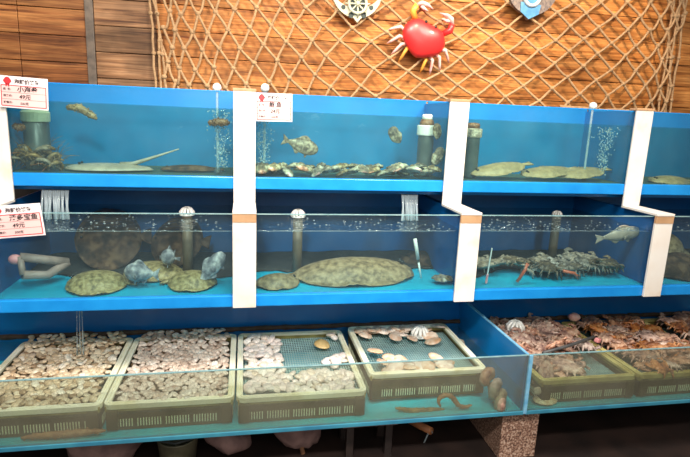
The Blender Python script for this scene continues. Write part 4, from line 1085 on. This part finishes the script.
# snails and cucumbers on the floor of the low tank
def snail(px, py, Y, s, m, label, group):
    p = at(px, py, Y=Y); mb = MB(); pts = []; rad = []
    for k in range(34):
        f = k/33; a = f*PI*5.2; rr = .026*(1-f)**1.1+.001
        pts.append(Vector((rr*math.cos(a), rr*math.sin(a), .034*f))); rad.append(.019*(1-f)**.95+.0015)
    mb.tube(pts, rad, 9); mb.jitter(.002, 90, s)
    z = max(p.z, .278+.02*s)
    o = mb.build('sea_snail', m, None, smooth=True, loc=(p.x, Y, z), rot=(R_(80), R_(40*s), s*3)); o.scale = (s,)*3
    return tag(o, label, 'sea snail', group)
p = at(459, 346, Z=.30)
snail(459, 346, p.y, 1.0, M['scallop'], 'round pale sea snail on the turquoise floor beside the divider', None)
snail(489, 377, 1.99, 1.15, M['pink_crab'], 'pinkish sea snail at the corner of the fourth crate, topmost', 'sea snails by the divider')
snail(497, 389, 1.965, 1.25, M['pink_crab'], 'pinkish sea snail in the middle of the group of three', 'sea snails by the divider')
snail(502, 401, 1.945, 1.3, M['pink_crab'], 'pinkish sea snail nearest the glass, lowest of the group of three', 'sea snails by the divider')
cucumber([at(395, 408, Y=1.95), at(412, 411, Y=1.95), at(430, 410, Y=1.95), at(444, 409, Y=1.95)], M['cucumber_tan'], 'long tan sea cucumber under the front of the fourth crate', 'sea cucumbers on the low tank floor', .012, 50, 4)
cucumber([at(446+9*math.cos(a), 401+7*math.sin(a), Y=1.935) for a in (2.2, 3.2, 4.4, 5.5, 6.4)]+[at(462, 408, Y=1.935), at(472, 405, Y=1.935)], M['cucumber_red'], 'curled red brown sea cucumber in front of the fourth crate', 'sea cucumbers on the low tank floor', .011, 50, 5)
cucumber([Vector((at(px, 432, Y=1.927).x, 1.927+.002*math.sin(px), .2925+dz)) for px, dz in ((20, -.004), (40, 0), (60, .001), (84, .003), (106, .004))], M['cucumber_red'], 'long red brown sea cucumber along the glass at the left', 'sea cucumbers on the low tank floor', .0142, 60, 6)
p = at(538, 390, Y=1.95)
o = scp[2].copy(); C.objects.link(o); o.location = (p.x, 1.95, .335); o.scale = (.5,)*3; o.rotation_euler = (1.3, 0, 0)
tag(o, 'small brown shell beside the divider in the right low tank', 'shell')
p = at(545, 405, Y=1.96)
o = scp[0].copy(); C.objects.link(o); o.location = (p.x, 1.96, .287); o.scale = (1.5, 1.2, .9); o.rotation_euler = (.1, 0, .4)
tag(o, 'big pale shell on the floor in the corner right of the divider', 'shell')
# crabs in the right crates
def crabpile(mname, box, n, z, label, group, name, seed, w, keep=lambda x, y: True):
    rnd = random.Random(seed); pro = [crab_mesh(w, seed+k, 'tucked', .95).build(name, M[mname], None, smooth=True) for k in range(5)]
    pl = []; tries = 0
    while len(pl) < n and tries < 9000:
        tries += 1
        x, y = rnd.uniform(box[0], box[1]), rnd.uniform(box[2], box[3])
        if not keep(x, y) or any((x-q[0][0])**2+((y-q[0][1]))**2 < (w*.36)**2 for q in pl): continue
        pl.append(((x, y, z+rnd.uniform(-.012, .02)), (rnd.gauss(.1, .25), rnd.gauss(0, .25), rnd.uniform(0, 6.28)), rnd.uniform(.8, 1.15), None))
    pile(pro, pl, lambda k: label, 'crab', group)
    for o in pro:
        if not o.get('label'): bpy.data.objects.remove(o)
crabpile('pink_crab', (1.31, 1.69, 2.20, 2.54), 62, .408, 'pinkish brown crab heaped in the crate beside the divider', 'pinkish crabs in the crate beside the divider', 'pinkish_crab', 400, .125)
crabpile('pink_crab', (1.37, 1.56, 2.02, 2.16), 10, .385, 'pinkish crab in the front of the crate beside the divider', 'pinkish crabs behind the hazy glass', 'front_crab', 430, .125)
crabpile('brown_crab', (1.90, 2.23, 2.00, 2.53), 100, .398, 'red brown crab heaped in the crate right of the long yellow rail', 'red brown crabs in the middle crate of the right tank', 'brown_crab', 500, .13)
crabpile('brown_crab', (2.42, 2.72, 2.12, 2.53), 66, .398, 'red brown crab in the crate at the right edge', 'red brown crabs in the crate at the right edge', 'rust_crab', 600, .13)
a, b = at(543, 353, Z=.462), at(594, 337, Z=.462)
tag(MB().tube([a, a.lerp(b, .5)+Vector((0, 0, -.004)), b], .008, 10).build('grey_hose', M['dark_pipe'], None, smooth=True), 'dark grey hose lying across the crate beside the divider', 'hose')
p = at(601, 340, Z=.42)
tag(MB().box(-.016, .016, -.012, .012, -.011, .011, bev=.004).build('pink_clip', M['pink'], None, loc=(p.x-.02, p.y, .42), rot=(.1, .2, .5)), 'small pink plastic clip beside the long yellow rail', 'clip')
p = at(574, 317, Z=.45)
tag(MB().ball((0, 0, 0), (.034, .03, .024), 14, 10).jitter(.005, 40).build('pink_shell', M['crab_pale'], None, smooth=True, loc=(p.x, p.y, .45)), 'smooth pink shell on top of the pinkish crabs', 'shell')

# ------------------------------------------------------------------ under the tanks
tag(MB().box(1.142, 1.322, 1.952, 2.80, 0, Z5-.0005, bev=.004).build('granite_pier', M['stone']), 'speckled red brown granite pier under the joint of the low tanks', 'pier')
def rock(px, py, Y, r, label, seed, m='rubble', nm='rock'):
    p = at(px, py, Y=Y); mb = MB(); mb.ball((0, 0, 0), r, 16, 12); mb.jitter(.05, 6, seed); mb.jitter(.02, 19, seed+4)
    lo = min(v.co.z for v in mb.bm.verts)
    return tag(mb.build(nm, M[m], None, smooth=True, loc=(p.x, Y, -lo)), label, 'rock', 'dim rocks under the left low tank')
rock(300, 447, 2.16, (.115, .09, .105), 'domed pinkish rock on the floor beside the leaning stick', 1)
rock(105, 447, 2.15, (.17, .09, .09), 'long pinkish rock on the floor under the leftmost crate', 2)
rock(232, 450, 2.18, (.10, .09, .09), 'brownish rock on the floor under the second crate', 3)
rock(395, 452, 2.45, (.14, .10, .08), 'low pinkish rock on the floor under the fourth crate', 4)
p = at(178, 445, Y=2.10)
t = empty('bucket', (p.x, 2.10, 0), label='olive bucket lying in the dark under the second crate', cat='bucket')
MB().lathe([(.07, 0), (.085, .14), (.088, .145), (.078, .145), (.066, .012), (.01, .01)], seg=20).build('body', M['olive'], t, smooth=True)
MB().tube([(-.086, 0, .142), (-.07, -.05, .155), (0, -.085, .16), (.07, -.05, .155), (.086, 0, .142)], .004, 6).build('handle', M['jar_grey'], t)
a, b = at(297, 430, Y=2.15), at(304, 457, Y=2.10); b = a+(b-a)*1.5
k = b.z; b = a+(b-a)*(a.z/(a.z-k)) if k != a.z else b
tag(MB().tube([a, b], .011, 8).build('wooden_stick', M['stick'], None, smooth=True), 'thin brown stick leaning beside the domed rock', 'stick')
p = at(362, 432, Y=2.20)
t = empty('low_stool', (p.x, 2.14, 0), label='low stool with a pinkish slab top under the third crate', cat='stool')
MB().box(-.13, .13, -.10, .10, .155, .185, bev=.008).build('top', M['rubble'], t)
for sx in (-1, 1):
    for sy in (-1, 1): MB().box(sx*.09-.016, sx*.09+.016, sy*.07-.016, sy*.07+.016, 0, .155).build('leg', M['floor'], t)
a, b = at(411, 421, Y=2.25), at(431, 431, Y=2.12)
t = empty('waste_pipe', (0, 0, 0), label='orange brown waste pipe dripping beside the granite pier', cat='pipe')
a.z = min(a.z, .235)
MB().tube([Vector((a.x, a.y+.12, a.z+.012)), a, b], .018, 12).build('pipe', M['drainpipe'], t, smooth=True)
mb = MB(); mb.tube([b+Vector((-.012, 0, -.012)), Vector((b.x-.03, b.y, .0))], .0035, 6); mb.tube([b+Vector((.006, 0, -.012)), Vector((b.x+.004, b.y, .06))], .003, 6); mb.build('drip', M['jet'], t)

# ------------------------------------------------------------------ light
def area(name, loc, target, size, power, col, sy=None):
    l = bpy.data.lights.new(name, 'AREA'); l.energy = power; l.color = col; l.size = size
    if sy: l.shape = 'RECTANGLE'; l.size_y = sy
    o = bpy.data.objects.new(name, l); C.objects.link(o); o.location = loc
    o.rotation_euler = (Vector(target)-Vector(loc)).to_track_quat('-Z', 'Y').to_euler(); return o
def spot(name, loc, target, power, col, ang=70, blend=.6, r=.03):
    l = bpy.data.lights.new(name, 'SPOT'); l.energy = power; l.color = col; l.spot_size = R_(ang); l.spot_blend = blend; l.shadow_soft_size = r
    o = bpy.data.objects.new(name, l); C.objects.link(o); o.location = loc
    o.rotation_euler = (Vector(target)-Vector(loc)).to_track_quat('-Z', 'Y').to_euler(); return o
WARM = (1, .80, .58); NEUT = (1, .93, .84)
spot('spot_lamp', (.85, 1.75, 2.95), (.75, 2.9, 1.8), 122, WARM, 80, .6, .015)
spot('spot_lamp', (1.9, 1.75, 2.95), (1.65, 2.9, 1.8), 116, WARM, 80, .6, .015)
spot('spot_lamp', (-.7, 1.6, 2.95), (-.6, 2.9, 1.7), 32, WARM, 80, .6, .015)
area('ceiling_panel', (.2, 1.4, 2.9), (.25, 2.25, .8), .5, 42, NEUT, .5)
area('ceiling_panel', (-.8, 1.2, 2.9), (-.4, 2.2, .7), .7, 28, NEUT, .7)
area('ceiling_panel', (1.6, 1.25, 2.9), (1.4, 2.2, .9), .7, 32, NEUT, .7)
area('shop_lights', (.3, -1.2, 2.3), (.3, 2.3, .6), 2.4, 36, NEUT, 1.2)  # unseen fill added behind the camera to lift the front faces
spot('counter_lamp', (-.2, .15, 2.4), (-.1, 2.3, .6), 225, NEUT, 62, .6, .10)  # unseen front spots, added to light the back rows of the crates
spot('counter_lamp', (1.2, .15, 2.4), (1.3, 2.3, .6), 160, NEUT, 62, .6, .10)

W_ = bpy.data.worlds.new('room_air'); S.world = W_; W_.use_nodes = True
W_.node_tree.nodes['Background'].inputs[0].default_value = (.9, .85, .8, 1)
W_.node_tree.nodes['Background'].inputs[1].default_value = .30
S.view_settings.view_transform = 'Standard'; S.view_settings.look = 'None'; S.view_settings.gamma = 1; S.view_settings.use_curve_mapping = False
S.view_settings.exposure = 0
S.cycles.transparent_max_bounces = 24; S.cycles.max_bounces = 10
S.cycles.caustics_reflective = False; S.cycles.caustics_refractive = False
S.cycles.sample_clamp_indirect = 6
